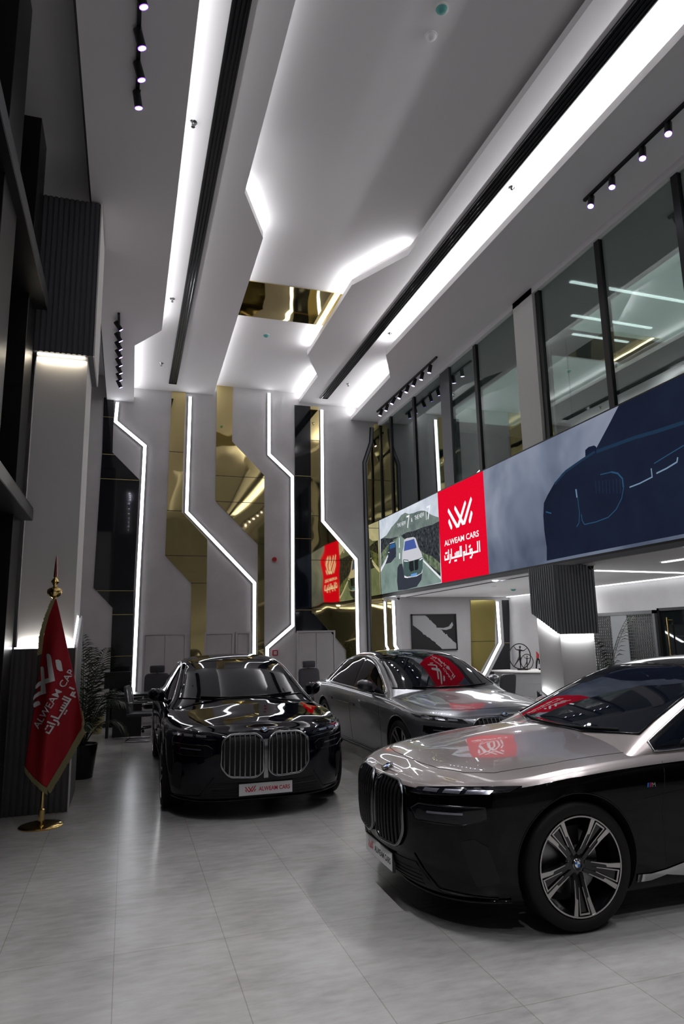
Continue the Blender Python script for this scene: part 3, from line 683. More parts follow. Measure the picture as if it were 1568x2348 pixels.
mb.build('logo_script', logo)
# car film still
film = scr('car_picture', screen, [[(1.5, ZB), (Y0, ZB), (Y0, ZTT), (1.5, ZTT)]],
           ecloud('screen_cloud', [(.25, (.07, .085, .13)), (.5, (.15, .18, .245)), (.68, (.24, .265, .34)), (.88, (.48, .48, .54))], .7, grad=('Z', .3, 1.9, -.16, .16), detail=3, dist=.3), 0)
NAVY = ecloud('screen_navy', [(.3, (.008, .011, .024)), (.7, (.011, .016, .034))], 1.2)
scr('pictured_car_body', film, [[z5(*p) for p in [(1155, 80), (1090, 210), (1015, 350), (1005, 360), (955, 410), (880, 450), (800, 510), (745, 580), (705, 650), (682, 700), (678, 780), (685, 880), (700, 980), (700, 1065), (900, 1025), (1568, 895)]] + [(3.5, ZB), (1.5, ZB), (1.5, ZTT)]], NAVY, 1)
scr('pictured_mirror', film, [[z5(*p) for p in [(945, 405), (944, 365), (965, 345), (1000, 335), (1015, 345), (1010, 375)]]], emat('screen_mirror', (.008, .012, .03), 1), 2)
def sline(pts, w, m, name='pictured_highlight', d=3, tf=z5):
    P = [tf(*p) for p in pts]; L, Rr = polyband(P, w); polys = [[tuple(L[i]), tuple(L[i + 1]), tuple(Rr[i + 1]), tuple(Rr[i])] for i in range(len(P) - 1)]
    return scr(name, film if tf is z5 else road, polys, m, d)
SBL = emat('screen_edge_blue', (.02, .07, .14), 1); SBD = emat('screen_edge_dim', (.012, .030, .062), 1); SWH = emat('screen_edge_white', (.16, .24, .34), 1)
sline([(1005, 375), (920, 430), (820, 500), (750, 580)], .035, SBD); sline([(1015, 375), (1150, 325), (1260, 285), (1400, 245), (1568, 190)], .045, SBD)
sline([(890, 612), (898, 680), (908, 760), (905, 825), (890, 850)], .012, SBL); sline([(885, 612), (892, 665)], .02, SWH)
sline([(920, 770), (925, 810), (940, 835), (1010, 820), (1090, 790), (1140, 740), (1175, 670), (1188, 600), (1180, 545), (1150, 512), (1110, 503), (1040, 520)], .012, SBL)
sline([(1110, 503), (1150, 512), (1180, 545), (1186, 600)], .022, SBL)
for u in range(1010, 1170, 22): sline([(u, 560 - (u - 1010) * .1), (u + 4, 640)], .008, SBD)
sline([(1225, 600), (1290, 575), (1368, 535), (1362, 480)], .016, SWH); sline([(1395, 512), (1460, 480), (1525, 440), (1530, 410)], .018, SWH)
sline([(1380, 450), (1460, 400), (1568, 335)], .012, SBL); sline([(695, 755), (730, 765)], .02, SBL)
# ---- under the upper floor
mb = MB(); mb.prism([(6.36, YB - .1, 2.638), (6.39, YB - .1, 2.638), (6.16, 8.4, 2.638), (6.13, 8.4, 2.638)], (0, 0, -.01), R_METAL); mb.build('ceiling_groove', label='dark slot line in the lower ceiling behind the screen', cat='ceiling slot')
line_lamp((6.75, 8.55, 2.638), (9.05, 8.78, 2.638), .045, 'white line light crossing the lower ceiling behind the hanging clad pillar')
line_lamp((9.12, 7.0, 2.638), (9.12, 15.0, 2.638), .05, 'white line light where the lower ceiling meets the right wall')
line_lamp((6.95, 4.5, 2.638), (6.95, 7.4, 2.638), .045, 'short white line light on the lower ceiling at the right edge')
line_lamp((5.98, 3.5, 2.638), (5.98, 6.0, 2.638), .04, 'topmost short white line light under the screen at the right edge')
area('lower_light', (7.5, 13.2, 2.6), (0, 0, -1), 1.6, 1.8, 16, (.97, .98, 1)); area('lower_light', (7.8, 9.5, 2.6), (0, 0, -1), 1.6, 3, 24, (.97, .98, 1)); area('lower_light', (9.0, 12.0, 2.58), (.5, 0, -1), .1, 5, 22, (.97, .98, 1))
area('soffit_wash', (6.9, 11.0, 1.6), (0, 0, 1), 1.5, 5, 5, (.95, .97, 1))
def downlight(x, y, label, on=True):
    mb = MB(); mb.lathe([(.05, 2.64), (.05, 2.632), (.04, 2.630), (.036, 2.634), (0, 2.634)], R_LENS if on else R_WHITE, 20, c=(x, y, 0)); mb.build('downlight', label=label, cat='downlight', smooth=30)
downlight(6.12, 10.42, 'small bright downlight just under the screen edge'); downlight(6.82, 11.66, 'small unlit downlight further in on the lower ceiling', False)
detector(Vector((7.65, 12.32, 2.64)), 'green smoke detector on the lower ceiling')
def dome_cam(x, y, z, label):
    root = thing('dome_camera', label, 'camera', (x, y, z))
    mb = MB(); mb.lathe([(.055, z), (.055, z - .035), (.045, z - .045), (0, z - .045)], R_WHITE, 24, c=(x, y, 0)); mb.build('housing', root, smooth=40)
    mb = MB(); mb.lathe([(.04, z - .045), (.034, z - .075), (.02, z - .09), (0, z - .094)], R_NIGHT, 20, c=(x, y, 0)); mb.build('dome', root, smooth=60)
dome_cam(6.0, 14.6, 2.64, 'white dome camera under the far end of the screen'); dome_cam(5.95, 7.62, 2.64, 'white dome camera beside the hanging fluted pillar cladding')
# pillar with hanging fluted cladding
pil = thing('clad_pillar', 'white pillar with slanted dark fluted cladding under the screen', 'pillar', (5.85, 8.3, 0))
x0, x1, ya, yb = 5.53, 6.16, 7.84, 8.46
sl = lambda y: 1.70 + max(0, (y - ya)) / (8.46 - ya) * .30
mb = MB()
mb.prism([(x0, ya, 1.70), (x0, yb, 2.0), (x0, yb, 2.63), (x0, ya, 2.63)], (x1 - x0, 0, 0), R_FLUTE2); cl = mb.build('upper_cladding', pil)
ribs(cl, 'ribs', x0, x1, ya, yb, 1.70, 2.63, R_FLUTE2, 'front', pitch=.048, w=.03); ribs(cl, 'ribs', x0, x1, ya, yb, 1.7, 2.63, R_FLUTE2, 'left', slope=sl, pitch=.048, w=.03)
mb = MB(); mb.box((x0 + .05, ya + .06, 0), (x1 - .04, yb - .04, 2.3), R_WHITE); mb.build('shaft', pil)
mb = MB(); mb.prism([(x0, ya, 0), (x0, ya, .62), (x0, yb, .93), (x0, yb, 0)], (x1 - x0, 0, 0), R_FLUTE); lc = mb.build('lower_cladding', pil)
ribs(lc, 'ribs', x0, x1, ya, yb, 0, .62, R_FLUTE, 'front', pitch=.048, w=.03); ribs(lc, 'ribs', x0, x1, ya, yb, 0, .62, R_FLUTE, 'left', z_top=lambda y: .62 + (y - ya) / (yb - ya) * .31, pitch=.048, w=.03)
def strip_light(name, a, b, dirv, power, w=.03):
    A = Vector(a); B = Vector(b); y = (B - A).normalized(); zax = -Vector(dirv).normalized(); x = y.cross(zax).normalized(); zax = x.cross(y)
    o = area(name, (A + B) / 2, dirv, w, (B - A).length, power, (.95, .97, 1)); o.rotation_euler = Matrix((x, y, zax)).transposed().to_euler(); return o
strip_light('pillar_light', (x0 + .022, ya + .08, .72), (x0 + .022, yb - .06, .92), (.25, 0, 1), .9)
strip_light('pillar_light', (x0 + .022, ya + .08, 1.72), (x0 + .022, yb - .06, 1.92), (.25, 0, -1), .9)
strip_light('pillar_light', (x0 + .06, ya + .03, 1.69), (x1 - .05, ya + .03, 1.69), (0, .3, -1), 1.1)
# ================================================================ grid screens on the right wall
XW = 9.2
R_GRID = mat('perforated_black_metal', (.012, .012, .013), .4)
def grid_screen(y0, y1, z0, z1, label, solid=None):
    root = thing('grid_screen', label, 'screen', (XW - .1, (y0 + y1) / 2, 0))
    mb = MB()
    for a, b, c, d in ((y0, y0 + .06, z0, z1), (y1 - .06, y1, z0, z1), (y0, y1, z1 - .06, z1), (y0, y1, z0, z0 + .06)): mb.box((XW - .12, a, c), (XW - .05, b, d), R_GREYM)
    mb.build('frame', root)
    mb = MB(); y = y0 + .09
    while y < y1 - .06: mb.box((XW - .095, y, z0), (XW - .085, y + .022, z1), R_GRID); y += .058
    z = z0 + .09
    while z < z1 - .06: mb.box((XW - .096, y0 + .03, z), (XW - .084, y1 - .03, z + .022), R_GRID); z += .055
    mb.build('mesh', root)
    if solid:
        mb = MB(); mb.box((XW - .10, solid[0], z0 + .05), (XW - .082, solid[1], z1 - .06), mat('grey_screen_panel', (.22, .23, .24), .4)); mb.build('panel', root)
grid_screen(10.0, 12.9, 0, 2.09, 'black square-mesh divider screen behind the right palm', (10.75, 11.2))
S = MB(); S.box((XW - .02, 8.6, 0), (XW - .01, 9.95, 2.07), R_NIGHT); struct(S, 'door_1')
mb = MB(); mb.tube([(XW - .08, 9.75, .7), (XW - .08, 9.75, 1.95)], .014, R_BRASS, 10); mb.tube([(XW - .08, 9.75, 1.9), (XW - .02, 9.75, 1.9)], .01, R_BRASS, 8); mb.build('door_handle', label='tall brass pull handle on the dark door at right', cat='handle', smooth=50)
S = MB(); S.box((XW - .06, 8.5, 0), (XW, 8.6, 2.12), R_METAL); S.box((XW - .06, 9.95, 0), (XW, 10.0, 2.12), R_METAL); S.box((XW - .06, 8.5, 2.07), (XW, 10.0, 2.12), R_METAL); struct(S, 'trim_3')
line = MB(); line.box((XW - .04, 11.95, .4), (XW - .02, 11.99, 2.0), R_LED); line.build('light_strip', label='vertical white light line seen through the black mesh screen', cat='light strip')
# ================================================================ palms
R_LEAF = mat('palm_leaf', (.022, .036, .014), .5); R_POTW = mat('white_planter', (.5, .5, .5), .4); R_SOIL = mat('soil', (.02, .015, .01), .9)
def palm(x, y, h, n, spread, label, potr=.2, poth=.42, seed=1, potm=None, lean=(0, 0), potlook=''):
    rr = random.Random(seed); root = thing('potted_palm', label, 'plant', (x, y, 0))
    mb = MB(); mb.lathe([(0, 0), (potr * .75, 0), (potr, poth), (potr * .93, poth), (potr * .9, poth - .04), (0, poth - .04)], potm or R_POTW, 32, c=(x, y, 0)); mb.build('pot', root, smooth=35)
    mb = MB(); mb.lathe([(0, poth - .03), (potr * .9, poth - .03)], R_SOIL, 24, c=(x, y, 0)); mb.build('soil', root)
    for k in range(n):
        a = 2 * pi * k / n + rr.uniform(-.3, .3); el = rr.uniform(.5, 1.35); L = h * rr.uniform(.75, 1.05); d = Vector((cos(a), sin(a), 0)); pts = []
        p = Vector((x, y, poth - .03)) + d * .03; ang = el + .25
        N = 16
        for i in range(N + 1):
            pts.append(p.copy()); ang -= (1.5 - el * .75) / N * (1 + i / N); p = p + (d * cos(ang) * spread + Vector((0, 0, sin(ang)))) * (L / N) + Vector((lean[0], lean[1], 0)) * (i / N) * .01
        mb = MB(); mb.tube(pts, [.009 * (1 - .8 * i / N) for i in range(N + 1)], R_LEAF, 5)
        side = d.cross(Vector((0, 0, 1)))
        for i in range(4, N + 1):
            t = (pts[i] - pts[i - 1]).normalized(); 
            for h2 in (0, .5):
                q = pts[i - 1].lerp(pts[i], h2); ll = .26 * L / 1.3 * math.sin(pi * min(1, (i - 3 + h2) / (N - 1.5)) * .85 + .35)
                for sg in (1, -1):
                    dr = (t * .75 + side * sg * .8 + Vector((0, 0, -.22 + rr.uniform(-.15, .15)))).normalized(); w = t.cross(dr).cross(dr).normalized() * .009
                    e = q + dr * ll + Vector((0, 0, -.05 * ll / .2)); m2 = q + dr * ll * .5
                    mb.add([q, m2 + w, e, m2 - w], [(0, 1, 2, 3)], R_LEAF)
        mb.build('frond', root)
palm(-.50, 9.75, 1.5, 18, .48, 'palm in a round pot behind the left column', seed=4, potm=M_GLOSS)
palm(7.05, 8.98, 1.75, 22, .6, 'palm between the fluted pillar and the black mesh screen', seed=9)
# ================================================================ flag
fl_ = thing('flagpole', 'brass flagpole on a round base beside the left column', 'flagpole', (-.71, 7.4, 0))
FX, FY = -.71, 7.40
mb = MB(); mb.lathe([(0, .035), (.03, .04), (.10, .035), (.185, .018), (.20, .008), (.20, 0), (0, 0)], R_BRASS, 48, c=(FX, FY, 0)); mb.build('base', fl_, smooth=30)
mb = MB(); mb.lathe([(.028, .03), (.028, .15), (.017, .16), (.0165, 2.17), (0, 2.17)], R_BRASS, 24, c=(FX, FY, 0)); mb.build('pole', fl_, smooth=30)
mb = MB(); mb.lathe([(.012, 2.155), (.03, 2.165), (.058, 2.185), (.073, 2.215), (.07, 2.245), (.045, 2.265), (.018, 2.275), (.014, 2.285), (.03, 2.31), (.042, 2.325), (.03, 2.345), (.013, 2.365), (.012, 2.375)], R_BRASS, 32, c=(FX, FY, 0)); fin = mb.build('finial', fl_, smooth=60)
mb = MB(); mb.lathe([(.018, 2.375), (.0165, 2.42), (.012, 2.50), (.006, 2.575), (0, 2.60)], R_COPPER, 16, c=(FX, FY, 0)); mb.build('spire', fin, smooth=40)
R_FLAG = mat('red_flag_cloth', (.36, .003, .012), .7); R_FRINGE = mat('gold_fringe', (.30, .27, .13), .7)
R_FLAGW = mat('flag_print_white', (.72, .69, .68), .7)
def fpt(u, v): 
    p = at(u, v, 1, FY - .05); return (p.x, p.z)
LEFT = [fpt(*p) for p in [(127, 1373), (112, 1410), (100, 1455), (94, 1500), (84, 1580), (73, 1650), (62, 1710), (54, 1762)]]
RIGHT = [fpt(*p) for p in [(129, 1373), (137, 1405), (146, 1445), (156, 1490), (167, 1540), (178, 1600), (188, 1650), (189, 1668)]]
BOT = [fpt(*p) for p in [(54, 1762), (75, 1783), (108, 1806), (150, 1735), (189, 1668)]]
def edge(tab, z): return interp(-z, [(-p[1], p[0]) for p in tab])
zt_ = LEFT[0][1]
def zbot_flag(x): return interp(x, [(p[0], p[1]) for p in BOT])
def fold(x, z):
    d = (zt_ - z); return FY - .045 - .055 * math.sin((x - FX) * 16 + d * 1.1) * min(1, d * 1.6) - .015 * math.sin((x - FX) * 37 + 1) * min(1, d)
rows = []; NU, NV = 48, 70
for i in range(NV + 1):
    r = []
    for j in range(NU + 1):
        u = j / NU; t = i / NV
        # walk down each thread from the top to the bottom hem
        xb = BOT[0][0] + (BOT[-1][0] - BOT[0][0]) * u; zb_ = zbot_flag(xb)
        z = zt_ + (zb_ - zt_) * t
        xl = edge(LEFT, z); xr = edge(RIGHT, z) 
        zl = min(z, zt_); x = xl + (xr - xl) * u if z > BOT[-1][1] else None
        if x is None:
            z0 = BOT[-1][1]; x0_ = edge(LEFT, z0) + (edge(RIGHT, z0) - edge(LEFT, z0)) * u; k = (z0 - z) / max(z0 - zb_, 1e-5); x = x0_ + (xb - x0_) * k
        r.append(Vector((x, fold(x, z), z)))
    rows.append(r)
mb = MB(); mb.grid(rows, R_FLAG); cloth = mb.build('flag', label='red flag with white brand writing draped from the brass pole', cat='flag', smooth=180)
md = cloth.modifiers.new('thick', 'SOLIDIFY'); md.thickness = .004; md.offset = 1
def flag_map(pts, z_up=.012): return [Vector((x, fold(x, z) - z_up, z)) for x, z in pts]
def in_cloth(x, z): return edge(LEFT, z) + .008 < x < edge(RIGHT, z) - .008
O = fpt(88, 1672); Ux = Vector(fpt(168, 1545)) - Vector(O); LU = Ux.length; ux = Ux / LU; uy = Vector((-ux.y, ux.x))
v, f = text_mesh('ALWEAM CARS', 1.0, 0, 'LEFT', bold=.01); w0 = max(p.x for p in v); 
sc_ = LU * 1.13 / w0
def put(mb, vs, fs, m):
    P = [Vector(O) + ux * p[0] + uy * p[1] for p in vs]
    ok = [in_cloth(q.x, q.y) for q in P]
    mb.add(flag_map([(q.x, q.y) for q in P]), [g for g in fs if all(ok[i] for i in g)], m)
mb = MB(); put(mb, [(p.x * sc_, p.y * sc_ * .95) for p in v], f, R_FLAGW); mb.build('flag_lettering', cloth)
mb = MB()
for st in arabic_strokes():
    for q in stroke_poly([(x * LU * 1.16 + .02, -.115 + y * .33) for x, y in st], .015):
        a, b, c, d = q; n = 6
        vs = []; 
        for i in range(n + 1):
            t = i / n; vs += [a.lerp(b, t), d.lerp(c, t)]
        put(mb, vs, [(2 * i, 2 * i + 2, 2 * i + 3, 2 * i + 1) for i in range(n)], R_FLAGW)
mb.build('flag_script', cloth)
EM = [[(118, 1500), (121, 1498), (113, 1560), (106, 1500)]]
def fp(pts): return [(40 + a / 9.03, 1460 + b / 9.03) for a, b in pts]
mb = MB()
for pl in ([(598, 365), (640, 345), (690, 375), (710, 430), (792, 905), (580, 970), (480, 1005), (375, 1085), (360, 1080), (365, 1020), (420, 950), (500, 905), (660, 845)],
           [(470, 640), (495, 615), (530, 625), (545, 660), (575, 960), (605, 1165), (470, 1210), (370, 1270), (318, 1325), (320, 1270), (345, 1210), (420, 1150), (505, 1115), (485, 900)],
           [(797, 490), (810, 470), (860, 470), (905, 500), (920, 560), (943, 710), (880, 710), (830, 670), (812, 600)],
           [(318, 1400), (360, 1355), (430, 1330), (465, 1355), (475, 1405), (345, 1473), (322, 1450)]):
    P = [fpt(a, b) for a, b in fp(pl)]
    n = len(P); bm = bmesh.new(); vs = [bm.verts.new((x, 0, z)) for x, z in P]; fc = bm.faces.new(vs); bmesh.ops.triangulate(bm, faces=[fc])
    for _ in range(3): bmesh.ops.subdivide_edges(bm, edges=bm.edges[:], cuts=1, use_grid_fill=True)
    bm.verts.ensure_lookup_table(); bm.verts.index_update()
    mb.add([Vector((q.co.x, fold(q.co.x, q.co.z) - .012, q.co.z)) for q in bm.verts], [[q.index for q in fc2.verts] for fc2 in bm.faces], R_FLAGW); bm.free()
mb.build('flag_emblem', cloth)
# fringe
mb = MB(); rr = random.Random(5)
def fringe(path, out, n):
    for i in range(n):
        t = i / n * (len(path) - 1); k = int(t); a = Vector(path[k]); b = Vector(path[k + 1]); p = a.lerp(b, t - k); dd = (b - a).normalized() * .006
        q = p + Vector(out) * rr.uniform(.9, 1.08); y = fold(p.x, p.y) - .002 + rr.uniform(-.004, .004)
        mb.add([(p.x - dd.x, y, p.y - dd.y), (p.x + dd.x, y, p.y + dd.y), (q.x + dd.x, y, q.y + dd.y), (q.x - dd.x, y, q.y - dd.y)], [(0, 1, 2, 3)], R_FRINGE)
fringe([fpt(*p) for p in [(54, 1758), (75, 1780), (108, 1804)]], (.012, -.065), 70); fringe([fpt(*p) for p in [(108, 1804), (150, 1735), (189, 1665)]], (.035, -.055), 90)
fringe([fpt(*p) for p in [(186, 1668), (190, 1650), (186, 1625)]], (.02, -.03), 20)
mb.build('hem_fringe', cloth); mb = MB()
fringe([fpt(*p) for p in [(127, 1374), (112, 1412), (100, 1455), (95, 1500)]][::1], (-.045, -.02), 60)
fo = mb.build('edge_fringe', cloth)
# ================================================================ furniture at the back left
R_SEAT = mat('charcoal_leather', (.045, .045, .05), .45); R_DESK = mat('dark_desk', (.02, .02, .022), .3)
def cushion(mb, c, sx, sy, sz, m, rot=None, r=.3):
    pts = []; N, K = 20, 10
    st = len(mb.v); rows = []
    for i in range(K + 1):
        a = -pi / 2 + pi * i / K; row = []
        for j in range(N):
            b = 2 * pi * j / N
            def se(v, e): return (abs(v) ** e) * (1 if v >= 0 else -1)
            row.append(Vector((se(cos(a), r) * se(cos(b), r) * sx / 2, se(cos(a), r) * se(sin(b), r) * sy / 2, se(sin(a), r) * sz / 2)))
        rows.append(row)
    mb.grid(rows, m, closed=True, flip=True)
    mb.xf(Matrix.Translation(c) @ (rot or Matrix.Identity(4)), st); return mb
def office_chair():
    root = thing('office_chair', 'x', 'chair', (0, 0, 0), local=True)
    mb = MB(); cushion(mb, (0, 0, .48), .52, .50, .10, R_SEAT); mb.build('seat', root, smooth=60)
    mb = MB(); cushion(mb, (0, .25, .80), .50, .08, .56, R_SEAT, Matrix.Rotation(-.12, 4, 'X')); mb.build('backrest', root, smooth=60)
    mb = MB(); cushion(mb, (0, .27, 1.16), .30, .10, .15, R_SEAT); mb.tube([(0, .29, 1.0), (0, .29, 1.12)], .015, R_METAL, 8); mb.build('headrest', root, smooth=60)
    for s in (1, -1):
        mb = MB(); mb.tube([(s * .22, 0, .44), (s * .30, 0, .50), (s * .30, 0, .66)], .014, R_METAL, 8); cushion(mb, (s * .30, -.02, .68), .06, .28, .035, R_SEAT); mb.build('armrest', root, smooth=60)
    mb = MB(); mb.tube([(0, 0, .08), (0, 0, .44)], .03, M_CHROME, 12); mb.build('column', root, smooth=50)
    for k in range(5):
        a = 2 * pi * k / 5; mb = MB(); mb.tube([(0, 0, .10), (.30 * cos(a), .30 * sin(a), .07)], [.025, .015], R_METAL, 8); lg = mb.build('leg', root, smooth=50)
        mb = MB(); mb.lathe([(0, -.015), (.028, -.015), (.028, .015), (0, .015)], R_METAL, 12, 'y', c=(.31 * cos(a), .31 * sin(a), .029)); mb.build('caster', lg, smooth=50)
    return root
oc = office_chair(); oc.location = (.62, 14.1, 0); oc['label'] = 'grey high-back office chair behind the dark car, left'
o2 = clone(oc); o2.location = (3.82, 14.15, 0); o2.rotation_euler = (0, 0, .15); o2['label'] = 'grey high-back office chair between the two rear cars'
def visitor_chair():
    root = thing('visitor_chair', 'x', 'chair', (0, 0, 0), local=True)
    mb = MB(); cushion(mb, (0, 0, .45), .46, .46, .07, R_SEAT); mb.build('seat', root, smooth=60)
    mb = MB(); cushion(mb, (0, .22, .70), .46, .06, .50, R_SEAT, Matrix.Rotation(-.15, 4, 'X')); mb.build('backrest', root, smooth=60)
    mb = MB()
    for s in (1, -1): mb.tube([(s * .25, .22, .90), (s * .25, .18, .66), (s * .25, -.22, .66), (s * .25, -.25, .62), (s * .25, -.22, .03), (s * .25, -.2, .014), (s * .25, .22, .014)], .012, M_CHROME, 8)
    mb.tube([(.25, .22, .014), (-.25, .22, .014)], .012, M_CHROME, 8); mb.tube([(.25, -.22, .40), (-.25, -.22, .40)], .01, M_CHROME, 8); mb.build('frame', root, smooth=60)
    for s in (1, -1): mb = MB(); cushion(mb, (s * .25, -.02, .675), .045, .26, .025, R_SEAT); mb.build('armrest', root, smooth=60)
    return root
vc = visitor_chair(); vc.location = (.30, 12.9, 0); vc.rotation_euler = (0, 0, radians(80)); vc['label'] = 'dark cantilever visitor chair with chrome frame beside the desk'
v2 = clone(vc); v2.location = (7.1, 12.2, 0); v2.rotation_euler = (0, 0, radians(200)); v2['label'] = 'dark visitor chair in front of the reception counter'
dk = thing('office_desk', 'dark office desk beside the visitor chair at the back left', 'desk', (.05, 13.6, 0))
mb = MB(); mb.box((-.35, 13.35, .72), (1.15, 13.95, .76), R_DESK); mb.build('desktop', dk, bevel=.004)
mb = MB(); mb.box((-.18, 13.20, .03), (.32, 13.36, .72), R_DESK); mb.build('modesty_panel', dk, bevel=.004)
for x in (-.30, 1.08): mb = MB(); mb.box((x, 13.4, 0), (x + .05, 13.9, .72), R_DESK); mb.build('leg', dk)
mo = thing('monitor', 'black computer monitor seen from behind on the desk', 'monitor', (.0, 13.6, .76))
mb = MB(); mb.box((-.36, 13.6, .86), (.10, 13.64, 1.16), R_METAL); mb.build('display', mo, bevel=.006)
mb = MB(); mb.lathe([(0, .775), (.10, .775), (.10, .76), (0, .76)], R_METAL, 24, c=(-.13, 13.63, 0)); mb.tube([(-.13, 13.65, .77), (-.13, 13.66, .95)], .015, R_METAL, 8); mb.build('stand', mo)
mb = MB(); mb.lathe([(0, .0), (.10, 0), (.13, .30), (.125, .30), (.098, .012), (0, .012)], mat('brushed_gold_bin', (.42, .38, .18), .35, .6), 28, c=(-.48, 14.2, 0)); mb.build('waste_bin', label='small pale gold waste bin on the floor by the desk', cat='bin', smooth=40)
# ================================================================ reception counter and sculptures
R_CNT = plaster('counter_concrete', (.24, .24, .245), (.31, .31, .315), .6)
ct = thing('reception_counter', 'curved grey reception counter behind the grey car', 'counter', (8.35, 13.5, 0))
def arc(r, z0, z1, a0, a1, m, cx=8.92, cy=13.6, th=.05, n=24):
    mb = MB(); rows = []
    for i in range(n + 1):
        a = radians(a0 + (a1 - a0) * i / n); c, s = cos(a), sin(a)
        rows.append([Vector((cx + r * c, cy + r * s, z0)), Vector((cx + r * c, cy + r * s, z1)), Vector((cx + (r - th) * c, cy + (r - th) * s, z1)), Vector((cx + (r - th) * c, cy + (r - th) * s, z0))])
    mb.grid(rows, m, closed=True); mb.add(rows[0], [(3, 2, 1, 0)], m); mb.add(rows[-1], [(0, 1, 2, 3)], m); return mb
for k, (z0, z1) in enumerate(((.0, .40), (.41, .66), (.67, .90))): arc(1.05, z0, z1, 175, 266, R_CNT).build('counter_front', ct, smooth=30)
arc(1.10, .90, .93, 173, 268, R_WHITE, th=.42).build('counter_top', ct, smooth=30)
R_BRONZE = mat('dark_bronze', (.02, .017, .016), .4, .6)
def figure(mb, c, h, ring_r, flip=1):
    """slender dancer with spread arms and one leg out, arms and feet on the ring"""
    cx, cy, cz = c
    def P(x, z): return Vector((cx + flip * x * h, cy, cz + z * h))
    t = h
    mb.tube([P(0, .0), P(.01, .24), P(.0, .48)], [.018 * t, .03 * t, .045 * t], R_BRONZE, 10)
    mb.tube([P(-.32, .10), P(-.16, .28), P(-.01, .48)], [.014 * t, .026 * t, .045 * t], R_BRONZE, 10)
    mb.tube([P(-.005, .46), P(.0, .62), P(.02, .78)], [.045 * t, .035 * t, .05 * t], R_BRONZE, 10)
    mb.tube([P(.02, .77), P(.03, .84)], .018 * t, R_BRONZE, 8)
    mb.tube([P(.0, .77), P(-.16, .80), P(-.28, .95)], [.032 * t, .02 * t, .013 * t], R_BRONZE, 8)
    mb.tube([P(.04, .77), P(.20, .74), P(.36, .84)], [.032 * t, .02 * t, .013 * t], R_BRONZE, 8)
    rows = []
    for i in range(9):
        a = -pi / 2 + pi * i / 8; rows.append([P(.035, .90) + Vector((.042 * t * cos(a) * cos(b), .04 * t * cos(a) * sin(b), .055 * t * sin(a))) for b in [2 * pi * j / 12 for j in range(12)]])
    mb.grid(rows, R_BRONZE, closed=True)
SX, SY, SZ = 8.28, 13.25, .93
sc = thing('ring_sculpture', 'dark metal sculpture of two dancing figures in rings on the counter', 'sculpture', (SX, SY, SZ))
mb = MB(); mb.tube([(SX + .27 * cos(a), SY, SZ + .30 + .27 * sin(a)) for a in [2 * pi * i / 48 for i in range(48)]], .011, R_BRONZE, 8, closed=True); mb.build('large_ring', sc, smooth=60)
mb = MB(); figure(mb, (SX, SY, SZ + .03), .52, .27); mb.build('large_figure', sc, smooth=60)
mb = MB(); mb.tube([(SX + .14 + .155 * cos(a), SY - .05, SZ + .18 + .16 * sin(a)) for a in [2 * pi * i / 40 for i in range(40)]], .008, R_BRONZE, 8, closed=True); mb.build('small_ring', sc, smooth=60)
mb = MB(); figure(mb, (SX + .14, SY - .05, SZ + .03), .29, .15); mb.build('small_figure', sc, smooth=60)
mb = MB(); mb.lathe([(0, .03), (.11, .03), (.12, .0), (0, 0)], R_BRONZE, 24, c=(SX + .05, SY, SZ)); mb.build('plinth', sc)
RX, RY = 8.66, 13.15
s2 = thing('figure_statuette', 'small dark figure with a red top near the pillar on the counter', 'sculpture', (RX, RY, SZ))
mb = MB(); mb.tube([(RX - .05, RY, SZ + .03), (RX - .03, RY, SZ + .16), (RX, RY, SZ + .26)], [.016, .022, .02], R_BRONZE, 8); mb.tube([(RX + .03, RY, SZ + .12), (RX + .04, RY, SZ + .2), (RX, RY, SZ + .26)], [.01, .016, .018], R_BRONZE, 8); mb.lathe([(0, 0), (.07, 0), (.06, .03), (0, .03)], R_BRONZE, 20, c=(RX, RY, SZ)); mb.build('figure', s2, smooth=60)
mb = MB(); mb.tube([(RX, RY, SZ + .25), (RX + .01, RY, SZ + .33), (RX - .02, RY, SZ + .39)], [.03, .03, .008], R_REDP, 8); mb.build('red_cap', s2, smooth=60)
mb = MB(); mb.box((8.4, 12.95, .93), (8.54, 13.05, .96), R_WHITE); mb.build('card_holder', label='small white card holder on the counter below the statuettes', cat='card holder', bevel=.004)
# ================================================================ the cars
# local frame: +x forward, +y left, z up, origin on the floor under the front axle
CW = .965
Z_RIM = [(-4.5, .90), (-4.35, .95), (-3.9, .975), (-3.3, .985), (-2, .962), (-.9, .94), (-.4, .922), (0, .895), (.35, .855), (.6, .832), (.78, .815), (.95, .805)]
Z_CEN = [(-4.5, .92), (-4.35, 1.03), (-4.1, 1.06), (-3.8, 1.05), (-3.4, 1.0), (-1, 1.0), (-.6, 1.02), (-.4, 1.012), (-.1, .985), (.2, .95), (.5, .915), (.7, .872), (.82, .825), (.95, .805)]
LEV = [(0, .085, -.11), (.04, .06, -.07), (.1, .045, -.045), (.22, .03, -.02), (.38, .018, -.006), (.55, .008, 0), (.70, .001, -.001), (.80, 0, -.003),
       (.865, .003, -.009), (.91, .011, -.018), (.945, .024, -.032), (.975, .044, -.052), (1, .075, -.085)]
NOSE_S, NOSE_L, NOSE_N = .02, .92, 2.7
TAIL_S, TAIL_L, TAIL_N = -3.55, .93, 2.9
def zbot(s): return spline(s, [(-4.5, .30), (-4.0, .19), (-3.5, .17), (.4, .165), (.75, .17), (.95, .20)])
